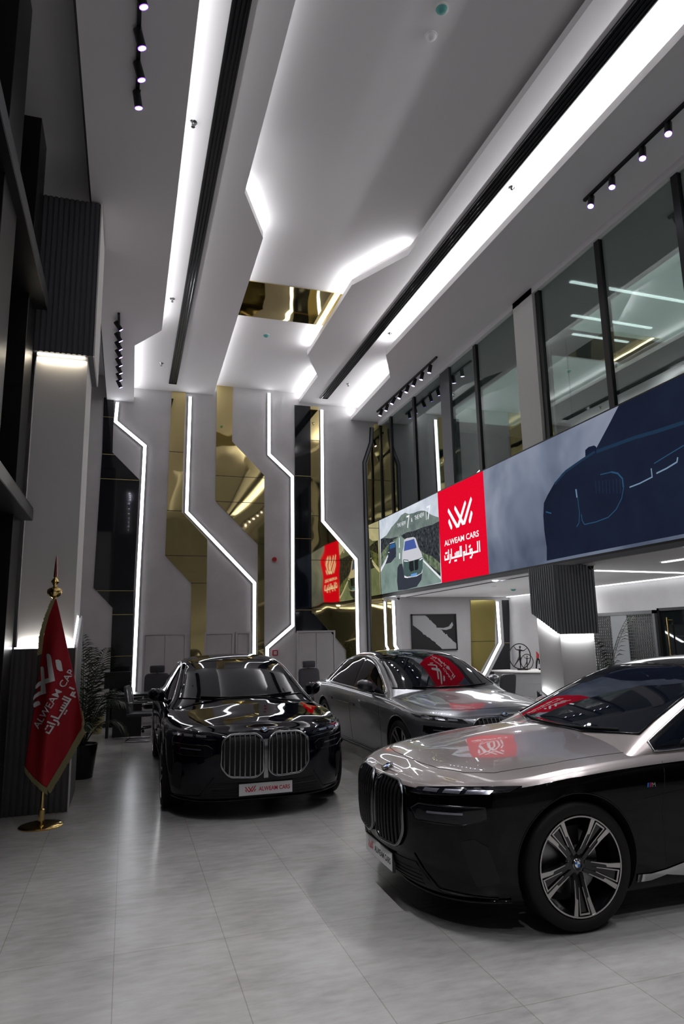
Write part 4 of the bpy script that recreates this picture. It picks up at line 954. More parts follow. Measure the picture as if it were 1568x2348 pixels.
def perim(k):
    f, iw, inn = LEV[k]; out = []
    for i in range(0, 41):                       # nose, from centre to side
        a = pi / 2 * (1 - (i / 40) ** 1.15)
        s = NOSE_S + (NOSE_L + inn) * max(sin(a), 0) ** (2 / NOSE_N); y = (CW - iw) * max(cos(a), 0) ** (2 / NOSE_N)
        out.append((s, y))
    M = 56
    for i in range(1, M):
        s = NOSE_S + (TAIL_S - NOSE_S) * i / M
        y = CW - iw
        out.append((s, y + .010 * (math.exp(-((s) / .5) ** 2) + math.exp(-((s + 3.215) / .55) ** 2) - .6 * math.exp(-((s + 1.6) / .7) ** 2))))
    for i in range(40, -1, -1):
        a = pi / 2 * (1 - (i / 40) ** 1.15)
        s = TAIL_S - (TAIL_L + inn) * max(sin(a), 0) ** (2 / TAIL_N); y = (CW - iw) * max(cos(a), 0) ** (2 / TAIL_N)
        out.append((s, y))
    return out
def deck_z(s, y, yr, zr):
    zc = spline(s, Z_CEN); q = min(abs(y) / max(yr, 1e-4), 1)
    z = zc - (zc - zr) * q ** 3.0
    if s > -.7:
        yc = .10 + (.82 - s) * .17; fade = max(0, min(1, (.78 - s) / .25)) * (1 - q ** 4)
        z += fade * (.011 / (1 + math.exp((abs(y) - yc) / .018)) )
    return z
def car_body_mesh(mlow, mup, cut=.845):
    mb = MB(); P = [perim(k) for k in range(len(LEV))]; n = len(P[0]); lines = []
    rim = []
    for k, (f, _, _) in enumerate(LEV):
        row = []
        for j, (s, y) in enumerate(P[k]):
            zr = spline(s, Z_RIM); zb = zbot(s)
            row.append(Vector((s, y, zb + (zr - zb) * f)))
        lines.append(row)
    full = []
    for row in lines:
        full.append(row + [Vector((p.x, -p.y, p.z)) for p in row[-2:0:-1]])
    for k in range(len(full) - 1):
        mb.grid([full[k], full[k + 1]], mup if LEV[k][0] >= .945 else mlow, closed=True)
    bot = full[0]; N = len(bot)
    for j in range(n - 1):                        # underside
        a, b = bot[j], bot[j + 1]; c, d = bot[(N - j - 1) % N], bot[(N - j) % N]
        if j == 0: mb.add([a, c, b], [(0, 1, 2)], mlow)
        elif j == n - 2: mb.add([a, d, b], [(0, 1, 2)], mlow)
        else: mb.add([a, d, c, b], [(0, 1, 2, 3)], mlow)
    top = lines[-1]; M = 28; rows = []
    for p in top:
        r = []
        for i in range(M + 1):
            y = p.y * (1 - 2 * (0.5 - 0.5 * cos(pi * i / M)))
            r.append(Vector((p.x, y, deck_z(p.x, y, p.y, p.z) if 0 < i < M else p.z)))
        rows.append(r)
    mb.grid(rows, mup)
    return mb
ZT = [(-4.15, 1.02), (-4.0, 1.075), (-3.7, 1.195), (-3.4, 1.305), (-3.1, 1.40), (-2.8, 1.462), (-2.4, 1.503), (-2.05, 1.512), (-1.75, 1.492), (-1.45, 1.432), (-1.2, 1.345), (-.9, 1.215), (-.6, 1.075), (-.42, .985)]
YP = [(-4.15, .70), (-3.8, .665), (-3.4, .625), (-2.9, .625), (-2.3, .63), (-1.8, .64), (-1.4, .675), (-1.0, .73), (-.7, .775), (-.42, .83)]
DR = [(-4.15, .10), (-3.6, .09), (-3.0, .065), (-2, .052), (-1.5, .055), (-1.1, .065), (-.7, .07), (-.42, .06)]
YB = [(-4.15, .82), (-3.6, .865), (-3, .89), (-1.0, .895), (-.6, .89), (-.42, .885)]
def gh_section(s):
    zt = spline(s, ZT); yp = spline(s, YP); zp = zt - spline(s, DR); yb = spline(s, YB); zb = spline(s, Z_RIM) - .03
    pts = []
    for i in range(14):
        t = i / 14; bulge = .018 * sin(pi * t)
        pts.append([yb + (yp - yb) * t + bulge, zb + (zp - zb) * t + bulge * .3])
    for i in range(0, 19):
        y = yp * (1 - i / 18); pts.append([y, zt - (zt - zp) * (y / yp) ** 2.3])
    for _ in range(5):
        q = [p[:] for p in pts]
        for i in range(8, 26):
            pts[i] = [.25 * q[i - 1][0] + .5 * q[i][0] + .25 * q[i + 1][0], .25 * q[i - 1][1] + .5 * q[i][1] + .25 * q[i + 1][1]]
    return pts
def greenhouse_mesh(m):
    mb = MB(); rows = []; N = 90
    for i in range(N + 1):
        s = -.42 - (4.12 - .42) * i / N; h = gh_section(s)
        rows.append([Vector((s, y, z)) for y, z in h] + [Vector((s, -y, z)) for y, z in h[-2::-1]])
    mb.grid(rows, m)
    return mb
def bvh_of(*mbs):
    v = []; f = []
    for mb in mbs:
        o = len(v); v += mb.v; f += [[i + o for i in q] for q in mb.f]
    return BVHTree.FromPolygons(v, f)
class Drape:
    def __init__(s, bvh): s.b = bvh
    def hit(s, kind, a, b, off):
        if kind == 'front': o, d = Vector((3, a, b)), Vector((-1, 0, 0))
        elif kind == 'left': o, d = Vector((a, 3, b)), Vector((0, -1, 0))
        elif kind == 'right': o, d = Vector((a, -3, b)), Vector((0, 1, 0))
        else: o, d = Vector((a, b, 3)), Vector((0, 0, -1))
        p, nn, _, _ = s.b.ray_cast(o, d)
        if p is None: return None
        if nn.dot(d) > 0: nn = -nn
        return p + nn * off
    def cols(s, kind, cols, off, nv, m, mb=None, vertical=True, side=None):
        """cols: list of (c, lo, hi); each column sampled nv+1 times and laid on the body; gets a small rim"""
        mb = mb or MB(); rows = []
        for c, lo, hi in cols:
            r = []
            for i in range(nv + 1):
                t = lo + (hi - lo) * i / nv
                p = s.hit(kind, c, t, off) if vertical else s.hit(kind, t, c, off)
                r.append(p if p is not None else (r[-1].copy() if r else None))
            for i in range(len(r) - 2, -1, -1):
                if r[i] is None: r[i] = r[i + 1]
            if r[0] is None: continue
            rows.append(r)
        st = len(mb.f); mb.grid(rows, m)
        # orient outwards
        f = mb.f[st]; a, b, c = (mb.v[f[0]], mb.v[f[1]], mb.v[f[2]]); n = (b - a).cross(c - b)
        out = {'front': Vector((1, 0, 0)), 'left': Vector((0, 1, 0)), 'right': Vector((0, -1, 0)), 'top': Vector((0, 0, 1))}[kind]
        mid = mb.f[st + (len(mb.f) - st) // 2]; a, b, c = (mb.v[mid[0]], mb.v[mid[1]], mb.v[mid[2]]); n = (b - a).cross(c - b)
        if n.dot(out) < 0:
            for i in range(st, len(mb.f)): mb.f[i] = mb.f[i][::-1]
        return mb
    def line(s, kind, pts, off, step=.03, closed=False):
        out = []; Q = pts + ([pts[0]] if closed else [])
        for (a, b) in zip(Q, Q[1:]):
            L = math.hypot(b[0] - a[0], b[1] - a[1]); k = max(1, int(L / step))
            for i in range(k):
                t = i / k; p = s.hit(kind, a[0] + (b[0] - a[0]) * t, a[1] + (b[1] - a[1]) * t, off)
                if p is not None: out.append(p)
        if not closed:
            p = s.hit(kind, *pts[-1], off)
            if p is not None: out.append(p)
        return out
def poly_cols(poly, n=14, axis=0):
    """columns of a simple polygon monotone in axis"""
    a0 = min(p[axis] for p in poly); a1 = max(p[axis] for p in poly); cs = sorted(set([a0 + (a1 - a0) * i / n for i in range(n + 1)] + [p[axis] for p in poly])); out = []
    for c in cs:
        cc = min(max(c, a0 + 1e-5), a1 - 1e-5); hs = []
        for p, q in zip(poly, poly[1:] + poly[:1]):
            if (p[axis] - cc) * (q[axis] - cc) <= 0 and abs(p[axis] - q[axis]) > 1e-9:
                t = (cc - p[axis]) / (q[axis] - p[axis]); hs.append(p[1 - axis] + t * (q[1 - axis] - p[1 - axis]))
        if len(hs) >= 2: out.append((cc, min(hs), max(hs)))
    return out
def round_poly(poly, r, seg=4):
    out = []; n = len(poly)
    for i in range(n):
        p = Vector(poly[i]); a = Vector(poly[i - 1]); b = Vector(poly[(i + 1) % n])
        da = (a - p); db = (b - p); k = min(r, da.length * .45, db.length * .45)
        A = p + da.normalized() * k; B = p + db.normalized() * k
        for j in range(seg + 1):
            t = j / seg; q = A * (1 - t) ** 2 + p * 2 * t * (1 - t) + B * t ** 2; out.append((q.x, q.y))
    return out
# shared car materials

M_MATTE = mat('matte_black_plastic', (.006, .006, .006), .6)
M_TYRE = mat('tyre_rubber', (.008, .008, .008), .62, spec=.3)

M_ALU = mat('machined_aluminium', (.52, .50, .49), .28, 1)
M_RIM = mat('gloss_black_alloy', (.006, .006, .007), .15, 0, .4)
M_GLASS = mat('tinted_car_glass', (.004, .005, .009), .02, 0, 0, .5)
M_LAMP = mat('headlamp_lens', (.006, .006, .009), .05, 0, .2, .5)
M_LED = mat('headlamp_crystal', (.35, .36, .42), .15, .8)

M_RED = mat('plate_red', (.55, .01, .03), .4)
M_BLUE = mat('badge_blue', (.02, .16, .5), .25)
M_BADGEW = mat('badge_white', (.8, .8, .8), .25)
M_DISC = mat('brake_disc', (.25, .25, .26), .35, 1)
def badge(name, parent, c, r, normal, up=(0, 0, 1)):
    """round badge: chrome rim, black ring with letters, blue and white quarters"""
    z = Vector(normal).normalized(); x = Vector(up).cross(z).normalized(); y = z.cross(x)
    M = Matrix.Translation(c) @ Matrix((x, y, z)).transposed().to_4x4()
    mb = MB(); mb.lathe([(0, .003), (r * .93, .003), (r * .93, .005), (r, .004), (r, -.004)], M_GLOSS, 32)
    mb.lathe([(r * .92, .0035), (r * .94, .007), (r, .005), (r * 1.02, -.002)], M_CHROME, 32)
    for q in range(4):
        vs = [(0, 0, .0045)] + [(r * .58 * cos(pi / 2 * q + pi / 2 * i / 8), r * .58 * sin(pi / 2 * q + pi / 2 * i / 8), .0045) for i in range(9)]
        mb.add(vs, [(0, i, i + 1) for i in range(1, 9)], M_BLUE if q % 2 == 1 else M_BADGEW)
    mb.lathe([(r * .57, .0045), (r * .59, .006), (r * .62, .0045)], M_CHROME, 32)
    if r > .03:
        for ch, a in (('B', 130), ('M', 90), ('W', 50)):
            v, f = text_mesh(ch, r * .42, .0003); q = radians(a)
            R = Matrix.Translation((r * .66 * cos(q), r * .66 * sin(q), .004)) @ Matrix.Rotation(q - pi / 2, 4, 'Z')
            st = len(mb.v); mb.add(v, f, M_BADGEW); mb.xf(R, st)
    mb.xf(M)
    return mb.build(name, parent, smooth=30)
def make_wheel(parent, c, side, name='wheel'):
    """side +1: outer face towards +y. Built around the axle at the origin then moved"""
    R = .362; T = Matrix.Translation(c) @ (Matrix.Identity(4) if side > 0 else Matrix.Rotation(pi, 4, 'Z'))
    t = MB()
    w = .1275; prof = [(.280, w - .012), (.288, w - .002), (.312, w + .004), (.338, w), (.352, w - .012), (.359, w - .03)]
    for x in (.085, .083, .045, .043, 0, -.043, -.045, -.083, -.085):
        prof.append((R - .006 if abs(abs(x) - .084) < .0015 or abs(abs(x) - .044) < .0015 else R, x))
    prof += [(.352, -w + .012), (.33, -w), (.288, -w + .012), (.284, 0), (.288, w - .012)]
    t.lathe(prof, M_TYRE, 64, 'y'); t.xf(T)
    to = t.build('tyre', parent, smooth=40)
    r = MB()
    r.lathe([(.287, w - .004), (.279, w - .004), (.274, w - .02), (.262, .07), (.255, -.08), (.275, -.11)], M_RIM, 64, 'y')
    r.lathe([(.2885, w - .006), (.2885, w - .0005), (.2800, w - .0005), (.2792, w - .006)], M_ALU, 64, 'y')
    yo = w - .006; yi = w - .045
    def face_y(rr): return yi + (yo - yi) * min(1, max(0, (rr - .06) / .22)) ** .8
    def plate(poly, m, th, lift=0):
        vs = [(a, face_y(math.hypot(a, b)) + lift, b) for a, b in poly]; n = len(vs)
        back = [(x, y - th, z) for x, y, z in vs]
        r.add(vs + back, [list(range(n))] + [(i, i + n, (i + 1) % n + n, (i + 1) % n) for i in range(n)] + [list(range(2 * n - 1, n - 1, -1))], m)
    for k in range(5):
        A = pi / 2 + 2 * pi * k / 5 + pi
        def rot(pts): return [(x * cos(A) - y * sin(A), x * sin(A) + y * cos(A)) for x, y in pts]   # x radial
        for sg in (1, -1):
            def S(pts):
                q = rot([(x, sg * y) for x, y in pts]); return q if sg > 0 else q[::-1]
            # black carrier arm
            plate(S([(.05, .012), (.10, .014), (.175, .020), (.283, .046), (.283, .084), (.20, .058), (.12, .040), (.05, .035)]), M_RIM, .035)
            # machined outer strip: thick out at the rim, thin towards the hub
            plate(S([(.085, .0325), (.18, .043), (.19, .032), (.281, .050), (.278, .079), (.20, .056), (.135, .0445), (.085, .0365)]), M_ALU, .004, .004)
            # thin inner strip
            plate(S([(.125, .010), (.272, .030), (.270, .0365), (.125, .0145)]), M_ALU, .004, .004)
            plate(S([(.262, 0), (.262, .030), (.272, .033), (.272, 0)]), M_ALU, .004, .004)
        plate(rot([(.05, -.012), (.17, -.012), (.262, -.028), (.262, .028), (.17, .012), (.05, .012)]), M_RIM, .03, -.010)
    r.lathe([(0, yi - .002), (.055, yi - .002), (.075, yi - .012), (.078, yi - .05)], M_RIM, 40, 'y')
    for k in range(5):
        A = 2 * pi * k / 5 + .3
        r.lathe([(0, yi - .004), (.008, yi - .004), (.009, yi - .02)], M_CHROME, 6, 'y', c=(.058 * cos(A), 0, .058 * sin(A)))
    r.v = [Vector((p.x * .965, p.y, p.z * .965)) for p in r.v]
    r.xf(T); rimo = r.build('rim', to, smooth=35)
    d = MB(); d.lathe([(.06, .01), (.19, .01), (.19, -.02), (.06, -.02)], M_DISC, 48, 'y')
    d.box((-.06, -.03, .09), (.06, .03, .20), M_MATTE); d.xf(T); d.build('brake_disc', to, smooth=30)
    cc = Vector(c) + Vector((0, side * yi, 0))
    badge('wheel_badge', rimo, cc, .032, (0, side, 0))
    return to
def make_car(pal, low, up):
    root = thing('car', 'x', 'car', (0, 0, 0), local=True)
    bodymb = car_body_mesh(low, up); ghmb = greenhouse_mesh(up)
    D = Drape(bvh_of(bodymb, ghmb)); DB = Drape(bvh_of(bodymb))
    # body shell with wheel arches cut out
    body = bodymb.build('body', root, fixn=True)
    cut = MB()
    for s0 in (0, -3.215):
        for sg in (1, -1):
            c = MB(); c.lathe([(0, .60), (.395, .60), (.395, 1.2), (0, 1.2)], M_MATTE, 72, 'y', c=(s0, 0, .372))
            if sg < 0: c.v = [Vector((v.x, -v.y, v.z)) for v in c.v]
            cut.add(c.v, c.f, M_MATTE)
    cuto = cut.build('cut', root, fixn=True)
    md = body.modifiers.new('arches', 'BOOLEAN'); md.operation = 'DIFFERENCE'; md.object = cuto; md.solver = 'EXACT'
    md.material_mode = 'TRANSFER'
    dg = bpy.context.evaluated_depsgraph_get(); me = bpy.data.meshes.new_from_object(body.evaluated_get(dg))
    body.modifiers.clear(); body.data = me; bpy.data.objects.remove(cuto)
    me.shade_smooth(); me.set_sharp_from_angle(angle=radians(32))
    # arch lips
    for s0 in (0, -3.215):
        for sg, kd in ((1, 'left'), (-1, 'right')):
            pts = [(s0 + .40 * cos(a), .372 + .40 * sin(a)) for a in [radians(-25 + 230 * i / 60) for i in range(61)]]
            mb = MB(); mb.tube(DB.line(kd, pts, -.004, .05), .006, low, 8); mb.build('arch_lip', body, smooth=60)
    gh = ghmb.build('roof_frame', body, smooth=50)
    # wheels
    for s0 in (0, -3.215):
        for sg in (1, -1): make_wheel(root, (s0, sg * (.955 - .1275), .362), sg)
    # ---- glass
    def yp(s): return spline(s, YP)
    cols = []; n = 44
    for i in range(n + 1):
        y = -.745 + 1.49 * i / n; base = -.465 - .20 * (abs(y) / .75) ** 2
        s = base
        top = -1.50
        if abs(y) > yp(-1.5) - .045:
            while s > -1.5 and yp(s) - .045 > abs(y): s -= .004
            top = min(s, base - .005)
        cols.append((y, top, base))
    w = D.cols('top', cols, .004, 24, M_GLASS, vertical=False); wo = w.build('windshield', body, smooth=180)
    # gasket round the windshield
    edge = [(c[2], c[0]) for c in cols] + [(c[1], c[0]) for c in cols[::-1]]
    g = MB(); pts = []
    for s, y in edge:
        p = D.hit('top', s, y, .004)
        if p is not None: pts.append(p)
    g.tube(pts, .007, M_GLOSS, 6, closed=True); g.build('windshield_seal', body, smooth=60)
    # panoramic roof
    r = D.cols('top', [(s, -(yp(s) - .05), yp(s) - .05) for s in [-1.53 - 1.55 * i / 30 for i in range(31)]], .004, 20, M_GLASS)
    r.build('roof_panel', body, smooth=180)
    r = D.cols('top', [(s, -(yp(s) - .06), yp(s) - .06) for s in [-3.14 - .80 * i / 20 for i in range(21)]], .004, 20, M_GLASS)
    r.build('rear_window', body, smooth=180)
    # side glass
    def side_top(s):
        z = spline(s, ZT) - spline(s, DR) - .048
        return min(z, interp(s, [(-3.52, 1.04), (-3.28, 1.26), (-3.0, 1.6)]))
    def side_bot(s): return spline(s, Z_RIM) + .035
    for sg, kd in ((1, 'left'), (-1, 'right')):
        ss = [-3.50 + 2.84 * i / 100 for i in range(101)]
        cl = [(s, side_bot(s) - .012, side_top(s) + .012) for s in ss if side_top(s) > side_bot(s) - .02]
        mb = D.cols(kd, cl, .003, 10, M_GLOSS); mb.build('window_surround', body, smooth=180)
        for nm, a, b in (('front_door_window', -1.83, -.70), ('rear_door_window', -2.93, -1.92), ('quarter_window', -3.42, -2.98)):
            cl = [(s, side_bot(s) + .006, side_top(s) - .006) for s in [a + (b - a) * i / 40 for i in range(41)]]
            cl = [c for c in cl if c[2] > c[1]]
            if len(cl) > 2:
                mb = D.cols(kd, cl, .006, 10, M_GLASS); mb.build(nm, body, smooth=180)
        out = [(s, side_bot(s) - .016) for s in ss if side_top(s) > side_bot(s) - .03] + [(s, side_top(s) + .016) for s in ss[::-1] if side_top(s) > side_bot(s) - .03]
        mb = MB(); mb.tube(D.line(kd, out, .004, .06, closed=True), .008, pal['trim'], 8, closed=True); mb.build('window_trim', body, smooth=60)
        # door seams, handles
        sm = MB()
        for pl in ([(-.62, .26), (-.60, .60), (-.66, .90)], [(-1.86, .24), (-1.88, .60), (-1.87, .95)], [(-3.02, .24), (-2.90, .50), (-2.84, .62), (-3.05, .95)],
                   [(-.62, .255), (-1.7, .25), (-2.75, .25)]):
            p = DB.line(kd, pl, -.0005, .04)
            if len(p) > 2: sm.tube(p, .0028, M_MATTE, 5)
        sm.build('door_seam', body, smooth=60)
        for a, z in ((-1.72, .745), (-2.78, .765)):
            mb = DB.cols(kd, poly_cols(round_poly([(a - .11, z), (a - .11, z + .035), (a + .11, z + .03), (a + .11, z - .005)], .015), 12), .0035, 3, M_MATTE)
            h = mb.build('door_handle', body, smooth=180)
            mb = DB.cols(kd, poly_cols(round_poly([(a - .075, z + .006), (a - .075, z + .030), (a + .03, z + .026), (a + .03, z + .002)], .01), 10), .008, 2, low)
            mb.build('handle_flap', h, smooth=180)
        # sill trim
        mb = DB.cols(kd, poly_cols([(-2.78, .165), (-2.78, .21), (-.95, .235), (-.75, .30), (-.62, .275), (-.5, .262), (-.40, .268), (-.40, .222), (-.5, .222), (-.62, .245), (-.8, .215), (-1.0, .19)], 40), .006, 3, pal['sill'])
        mb.build('sill_trim', body, smooth=180)
        mb = DB.cols(kd, poly_cols([(-2.78, .17), (-2.78, .20), (-1.0, .20), (-.9, .185), (-.95, .17)], 30), .009, 3, M_GLOSS)
        mb.build('sill_skirt', body, smooth=180)
        # character line
        mb = MB(); mb.tube(DB.line(kd, [(-.46, .70), (-.8, .735), (-1.8, .755), (-3.0, .775)], -.004, .05), .005, low, 6); mb.build('body_crease', body, smooth=60)
        # fender badge: three colour bars and letter
        q = DB.hit(kd, -.50, .765, .003)
        fb = MB()
        for i, m in enumerate((M_BLUE, mat('badge_navy', (.01, .02, .15), .3), M_RED)):
            x0 = i * .011
            fb.add([(x0, 0, 0), (x0 + .009, 0, 0), (x0 + .015, .026, 0), (x0 + .006, .026, 0)], [(0, 1, 2, 3)], m)
        v, f = text_mesh('M', .036, .001, 'LEFT'); st = len(fb.v); fb.add(v, f, M_CHROME); fb.xf(Matrix.Translation((.036, 0, 0)), st)
        X = Vector((-1, 0, 0)) if sg > 0 else Vector((1, 0, 0))
        fb.xf(Matrix.Translation(q) @ Matrix((X, Vector((0, 0, 1)), X.cross(Vector((0, 0, 1))))).transposed().to_4x4())
        fb.build('fender_badge', body)
        # mirror
        m = MB(); rows = []; cx, cz = -1.10, 1.05
        NR = 14
        for i in range(NR + 1):
            t = i / NR; y = .90 + .20 * t; k = math.sqrt(max(0, 1 - (max(0, t - .35) / .65) ** 2.6)) * (0.72 + .28 * min(1, t / .3)) if t < 1 else .02
            rows.append([Vector((cx + .02 + (.095 * k) * (cos(a) if cos(a) > 0 else cos(a) * .5) - .015 * t, sg * y, cz + .018 * t + .082 * k * (abs(sin(a)) ** .75) * (1 if sin(a) > 0 else -1) )) for a in [2 * pi * j / 20 for j in range(20)]])
        m.grid(rows, up if pal.get('mirror_up', 1) else low, closed=True, flip=sg < 0)
        m.add(rows[0], [list(range(20)) if sg > 0 else list(range(20))[::-1]], M_GLOSS); m.add(rows[-1], [list(range(20))[::-1]], low)
        mo = m.build('mirror', body, smooth=50, fixn=True)
        m = MB(); m.tube([(cx - .0, sg * .855, .965), (cx, sg * .90, .985), (cx, sg * .97, .995)], [.03, .022, .018], M_GLOSS, 8); m.build('mirror_stalk', mo, smooth=60)
        m = MB(); m.tube([(cx + .07, sg * .93, cz - .045), (cx + .075, sg * 1.0, cz - .04), (cx + .05, sg * 1.07, cz - .03)], .006, M_CHROME, 6); m.build('mirror_trim', mo, smooth=60)
        m = MB(); m.add([(cx - .03, sg * .92, cz - .05), (cx - .03, sg * 1.08, cz - .03), (cx - .03, sg * 1.08, cz + .065), (cx - .03, sg * .92, cz + .06)], [(0, 1, 2, 3) if sg < 0 else (3, 2, 1, 0)], M_CHROME); m.build('mirror_glass', mo)
    # ---- front: kidneys
    for sg in (1, -1):
        K = [(.028, .50), (.028, .79), (.09, .840), (.345, .840), (.425, .79), (.432, .56), (.355, .465), (.10, .450)]
        K = [(sg * y, z - .055) for y, z in K]; R = round_poly(K, .045, 4)
        mb = DB.cols('front', poly_cols(R, 22), .006, 12, M_MATTE); k = mb.build('grille', body, smooth=180)
        fr = DB.line('front', R, .014, .04, closed=True)
        mb = MB(); mb.tube(fr, .0125, pal['grille'], 8, closed=True); mb.build('grille_frame', k, smooth=60)
        cl = poly_cols(R, 22); lo = min(c[0] for c in cl) + .03; hi = max(c[0] for c in cl) - .03
        for i in range(8):
            y = lo + (hi - lo) * i / 7; c = min(cl, key=lambda c: abs(c[0] - y))
            path = DB.line('front', [(y, c[1] + .006), (y, c[2] - .006)], .016, .05)
            if len(path) > 1:
                mb = MB(); mb.tube(path, .0085, pal['slat'], 6); mb.build('grille_slat', k, smooth=60)
        # upper light strip
        H = [(.475, .75), (.52, .782), (.70, .806), (.84, .820), (.915, .822), (.905, .80), (.84, .785), (.70, .768), (.55, .752)]
        H = [(sg * y, z) for y, z in H]
        mb = DB.cols('front', poly_cols(H, 20), .005, 4, M_LAMP); h = mb.build('headlight', body, smooth=180)
        mb = MB(); mb.tube(DB.line('front', H, .004, .04, closed=True), .0045, M_GLOSS, 6, closed=True); mb.build('headlight_trim', h, smooth=60)
        for a, b in ((.57, .66), (.69, .77), (.79, .87)):
            mb = DB.cols('front', poly_cols([(sg * a, .743 + a * .045), (sg * a, .755 + a * .055), (sg * b, .755 + b * .055), (sg * b, .743 + b * .045)], 6), .009, 3, M_LED); mb.build('light_crystal', h, smooth=30)
        # lower lamp pocket
        H = [(.53, .605), (.50, .665), (.56, .70), (.87, .715), (.875, .65), (.80, .61)]; H = [(sg * y, z) for y, z in H]
        mb = DB.cols('front', poly_cols(H, 16), .004, 6, M_LAMP); h = mb.build('lower_headlight', body, smooth=180)
        mb = MB(); mb.tube(DB.line('front', H, .003, .05, closed=True), .005, M_GLOSS, 6, closed=True); mb.build('headlight_trim', h, smooth=60)
        mb = DB.cols('front', poly_cols([(sg * .62, .655), (sg * .62, .668), (sg * .80, .68), (sg * .80, .668)], 6), .008, 3, M_LED); mb.build('light_crystal', h, smooth=30)
        # vertical air curtain
        H = [(.80, .27), (.78, .52), (.83, .54), (.865, .50), (.87, .30)]; H = [(sg * y, z) for y, z in H]
        mb = DB.cols('front', poly_cols(H, 8), .003, 8, M_MATTE); mb.build('air_curtain', body, smooth=180)
        # bumper blade crease
        mb = MB(); mb.tube(DB.line('front', [(sg * .50, .40), (sg * .62, .23), (sg * .84, .21)], .002, .04), .006, low, 6); mb.build('bumper_blade', body, smooth=60)
    # centre strip between the kidneys and the lower intake
    mb = DB.cols('front', poly_cols([(-.022, .38), (-.022, .70), (-.04, .74), (.04, .74), (.022, .70), (.022, .38)], 6), .008, 10, pal['grille']); mb.build('grille_bridge', body, smooth=180)
    H = [(-.62, .20), (-.50, .35), (-.42, .345), (.42, .345), (.50, .35), (.62, .20)]
    mb = DB.cols('front', poly_cols(H, 24), .003, 6, M_MATTE); it = mb.build('lower_intake', body, smooth=180)
    mb = MB()
    for z in (.225, .25, .275, .30):
        mb.tube(DB.line('front', [(-.52, z), (.52, z)], .004, .06), .004, M_MATTE, 5)
    mb.build('intake_grid', it, smooth=60)
    mb = MB(); mb.tube(DB.line('front', [(-.86, .195), (-.6, .178), (0, .176), (.6, .178), (.86, .195)], .006, .04), .012, low, 8); mb.build('front_lip', body, smooth=60)
    # bonnet seam
    mb = MB(); mb.tube(DB.line('top', [(.70, 0), (.69, .25), (.655, .45), (.56, .63), (.42, .735), (.1, .79), (-.35, .81), (-.62, .815)], .0, .04), .0028, M_MATTE, 5)
    mb.tube(DB.line('top', [(.70, 0), (.69, -.25), (.655, -.45), (.56, -.63), (.42, -.735), (.1, -.79), (-.35, -.81), (-.62, -.815)], .0, .04), .0028, M_MATTE, 5)
    mb.build('bonnet_seam', body, smooth=60)
    # wipers
    for a in (.05, -.50):
        p = [D.hit('top', -.50 - .19 * abs((a + .55 * t) / .75) ** 2, a + .55 * t, .012) for t in [i / 8 for i in range(9)]]
        mb = MB(); mb.tube([q for q in p if q], .008, M_MATTE, 6); mb.build('wiper', body, smooth=60)
    # badge on the nose
    q = DB.hit('top', .845, 0, .004); q2 = DB.hit('top', .80, 0, 0); q3 = DB.hit('front', 0, .79, 0); tv = (q3 - q2).normalized()
    badge('bonnet_badge', body, q, .043, (-tv.z, 0, tv.x), (0, 0, 1))
    # show plate
    q = DB.hit('front', 0, .285, .012); px = q.x + .01
    mb = MB(); mb.box((px - .02, -.27, .222), (px, .27, .342), M_GLOSS); po = mb.build('number_plate', body, bevel=.002)
    mb = MB(); mb.box((px, -.262, .228), (px + .003, .262, .336), M_WHITE); mb.build('plate_face', po)
    mb = MB(); v, f = text_mesh('ALWEAM CARS', .056, .0004, 'CENTER', bold=.0009)
    mb.add(v, f, pal['plate_text']); wd = max(p.x for p in v) - min(p.x for p in v); k = .31 / wd
    mb.xf(Matrix.Diagonal((k, .95, 1, 1)));
    TM = Matrix.Translation((px + .0035, .085, .263)) @ Matrix(((0, 0, 1), (1, 0, 0), (0, 1, 0))).to_4x4()
    mb.xf(TM); mb.build('plate_lettering', po)
    mb = MB()
    for i, pl in enumerate(mark_polys()):
        mb.add([(px + .0036 + i * .0001, -.152 + x * .052, .2585 + y * .062) for x, y in pl], [list(range(len(pl)))], M_RED)
    mb.build('plate_emblem', po)
    # rear lamps, boot seam and rear plate recess
    for sg in (1, -1):
        mb = MB(); rows = []
        H = [(sg * .35, .80), (sg * .35, .835), (sg * .88, .85), (sg * .90, .80)]
        DR_ = Drape(DB.b)
        for c, lo, hi in poly_cols(H, 12):
            r = []
            for i in range(4):
                z = lo + (hi - lo) * i / 3; p, nn, _, _ = DB.b.ray_cast(Vector((-8, c, z)), Vector((1, 0, 0)))
                r.append(p + Vector((-.005, 0, 0)) if p else (r[-1] if r else Vector((-4.4, c, z))))
            rows.append(r)
        mb.grid(rows, M_REAR, flip=sg < 0); mb.build('tail_light', body, smooth=180)
    return root
M_REAR = mat('tail_lamp_red', (.25, .004, .006), .1, 0, 1)
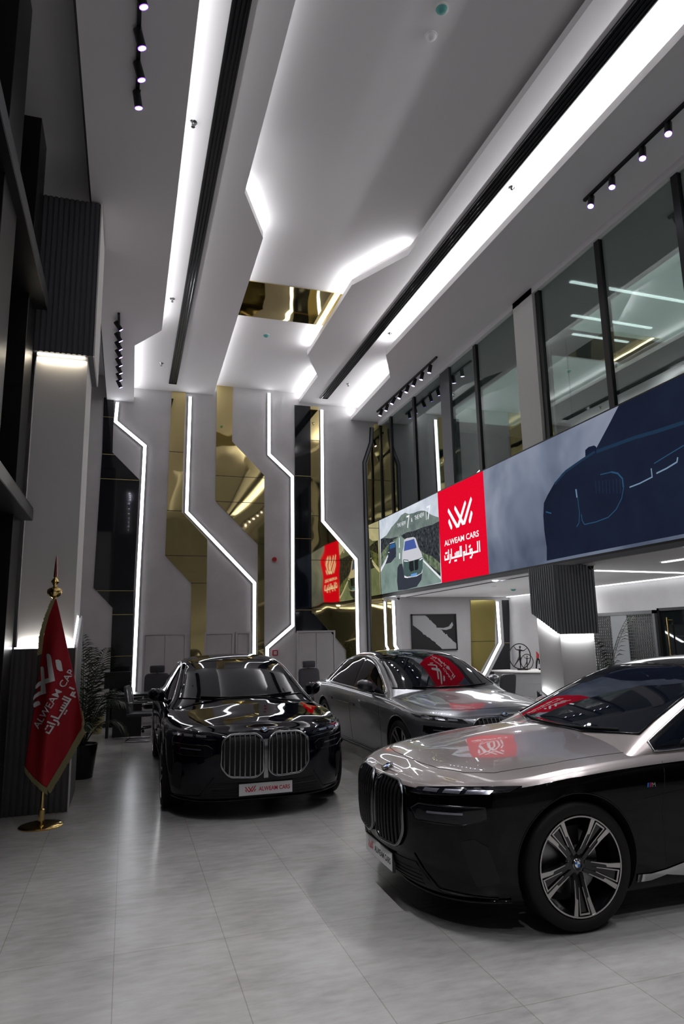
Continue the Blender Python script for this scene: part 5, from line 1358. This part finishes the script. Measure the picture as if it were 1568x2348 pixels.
# ================================================================ the three cars on show
def paint(name, c, rough, metal, coat=1, spec=.5):
    m, nt, b = nt_mat(name); b.inputs['Base Color'].default_value = (*c, 1); b.inputs['Metallic'].default_value = metal; b.inputs['Roughness'].default_value = rough
    b.inputs['Coat Weight'].default_value = coat; b.inputs['Coat Roughness'].default_value = .015; b.inputs['Specular IOR Level'].default_value = spec; return m
BLK = paint('midnight_black_paint', (.0012, .0015, .006), .03, 0, 0, .42)
BLKC = paint('deep_black_paint', (.001, .001, .0012), .03, 0, 0, .28)
GRY = paint('grey_metallic_paint', (.15, .157, .168), .3, .5)
ROSE = paint('rose_silver_paint', (.30, .265, .255), .28, .6)
SLAT = mat('grille_slat_metal', (.28, .28, .29), .25, .9); FRM = mat('grille_frame_metal', (.42, .42, .43), .16, 1); SLATD = mat('grille_slat_black', (.02, .02, .022), .2, .3)
def pal(**k):
    d = dict(trim=M_CHROME, sill=M_GLOSS, grille=FRM, slat=SLAT, plate_text=M_RED); d.update(k); return d
def put_car(c, x, y, deg, label):
    c.location = (x, y, 0); c.rotation_euler = (0, 0, radians(deg)); c['label'] = label
c = make_car(pal(), BLK, BLK); put_car(c, 1.363, 7.775, -90.6, 'midnight black saloon car facing the camera, red lettered show plate')
c = make_car(pal(), GRY, GRY); put_car(c, 4.12, 7.85, -90, 'grey metallic saloon car parked between the other two cars')
c = make_car(pal(sill=M_CHROME, grille=mat('grille_frame_dark', (.20, .20, .21), .15, 1), slat=SLATD, plate_text=BLKC), BLKC, ROSE); put_car(c, 2.615, 4.60, 179, 'two-tone rose silver over black saloon car, nearest, at right')
# ================================================================ beams of the spotlights
for y in (5.9, 5.5, 5.1, 4.7): spot('track_beam', (-.03, y, 6.74), (1.4, y - 2.0, 0), 95, 85, .9, .04)
for y in (6.0, 5.4, 4.8, 4.2): spot('track_beam', (5.20, y, 6.74), (3.2, y - 2.3, 0), 130, 85, .9, .04)
for y in (2.4, 1.0): spot('track_beam', (-.05, y, 6.74), (1.2, y + .2, 0), 50, 80, .9, .04); spot('track_beam', (5.18, y, 6.74), (3.6, y - .1, 0), 130, 80, .9, .04)
for y in (-.5, -2.5): spot('track_beam', (-.05, y, 6.74), (.6, y, 0), 220, 90, .9, .04); spot('track_beam', (5.18, y, 6.74), (4.2, y, 0), 220, 90, .9, .04)
for y in (11.2, 12.4, 13.6): spot('track_beam', (5.45, y, 6.74), (3.9, y - 2.0, 0), 100, 70, .8, .04)
for y in (11.4, 13.2): spot('track_beam', (-.3, y, 6.74), (.7, y - 1.5, 0), 25, 60, .8, .04)
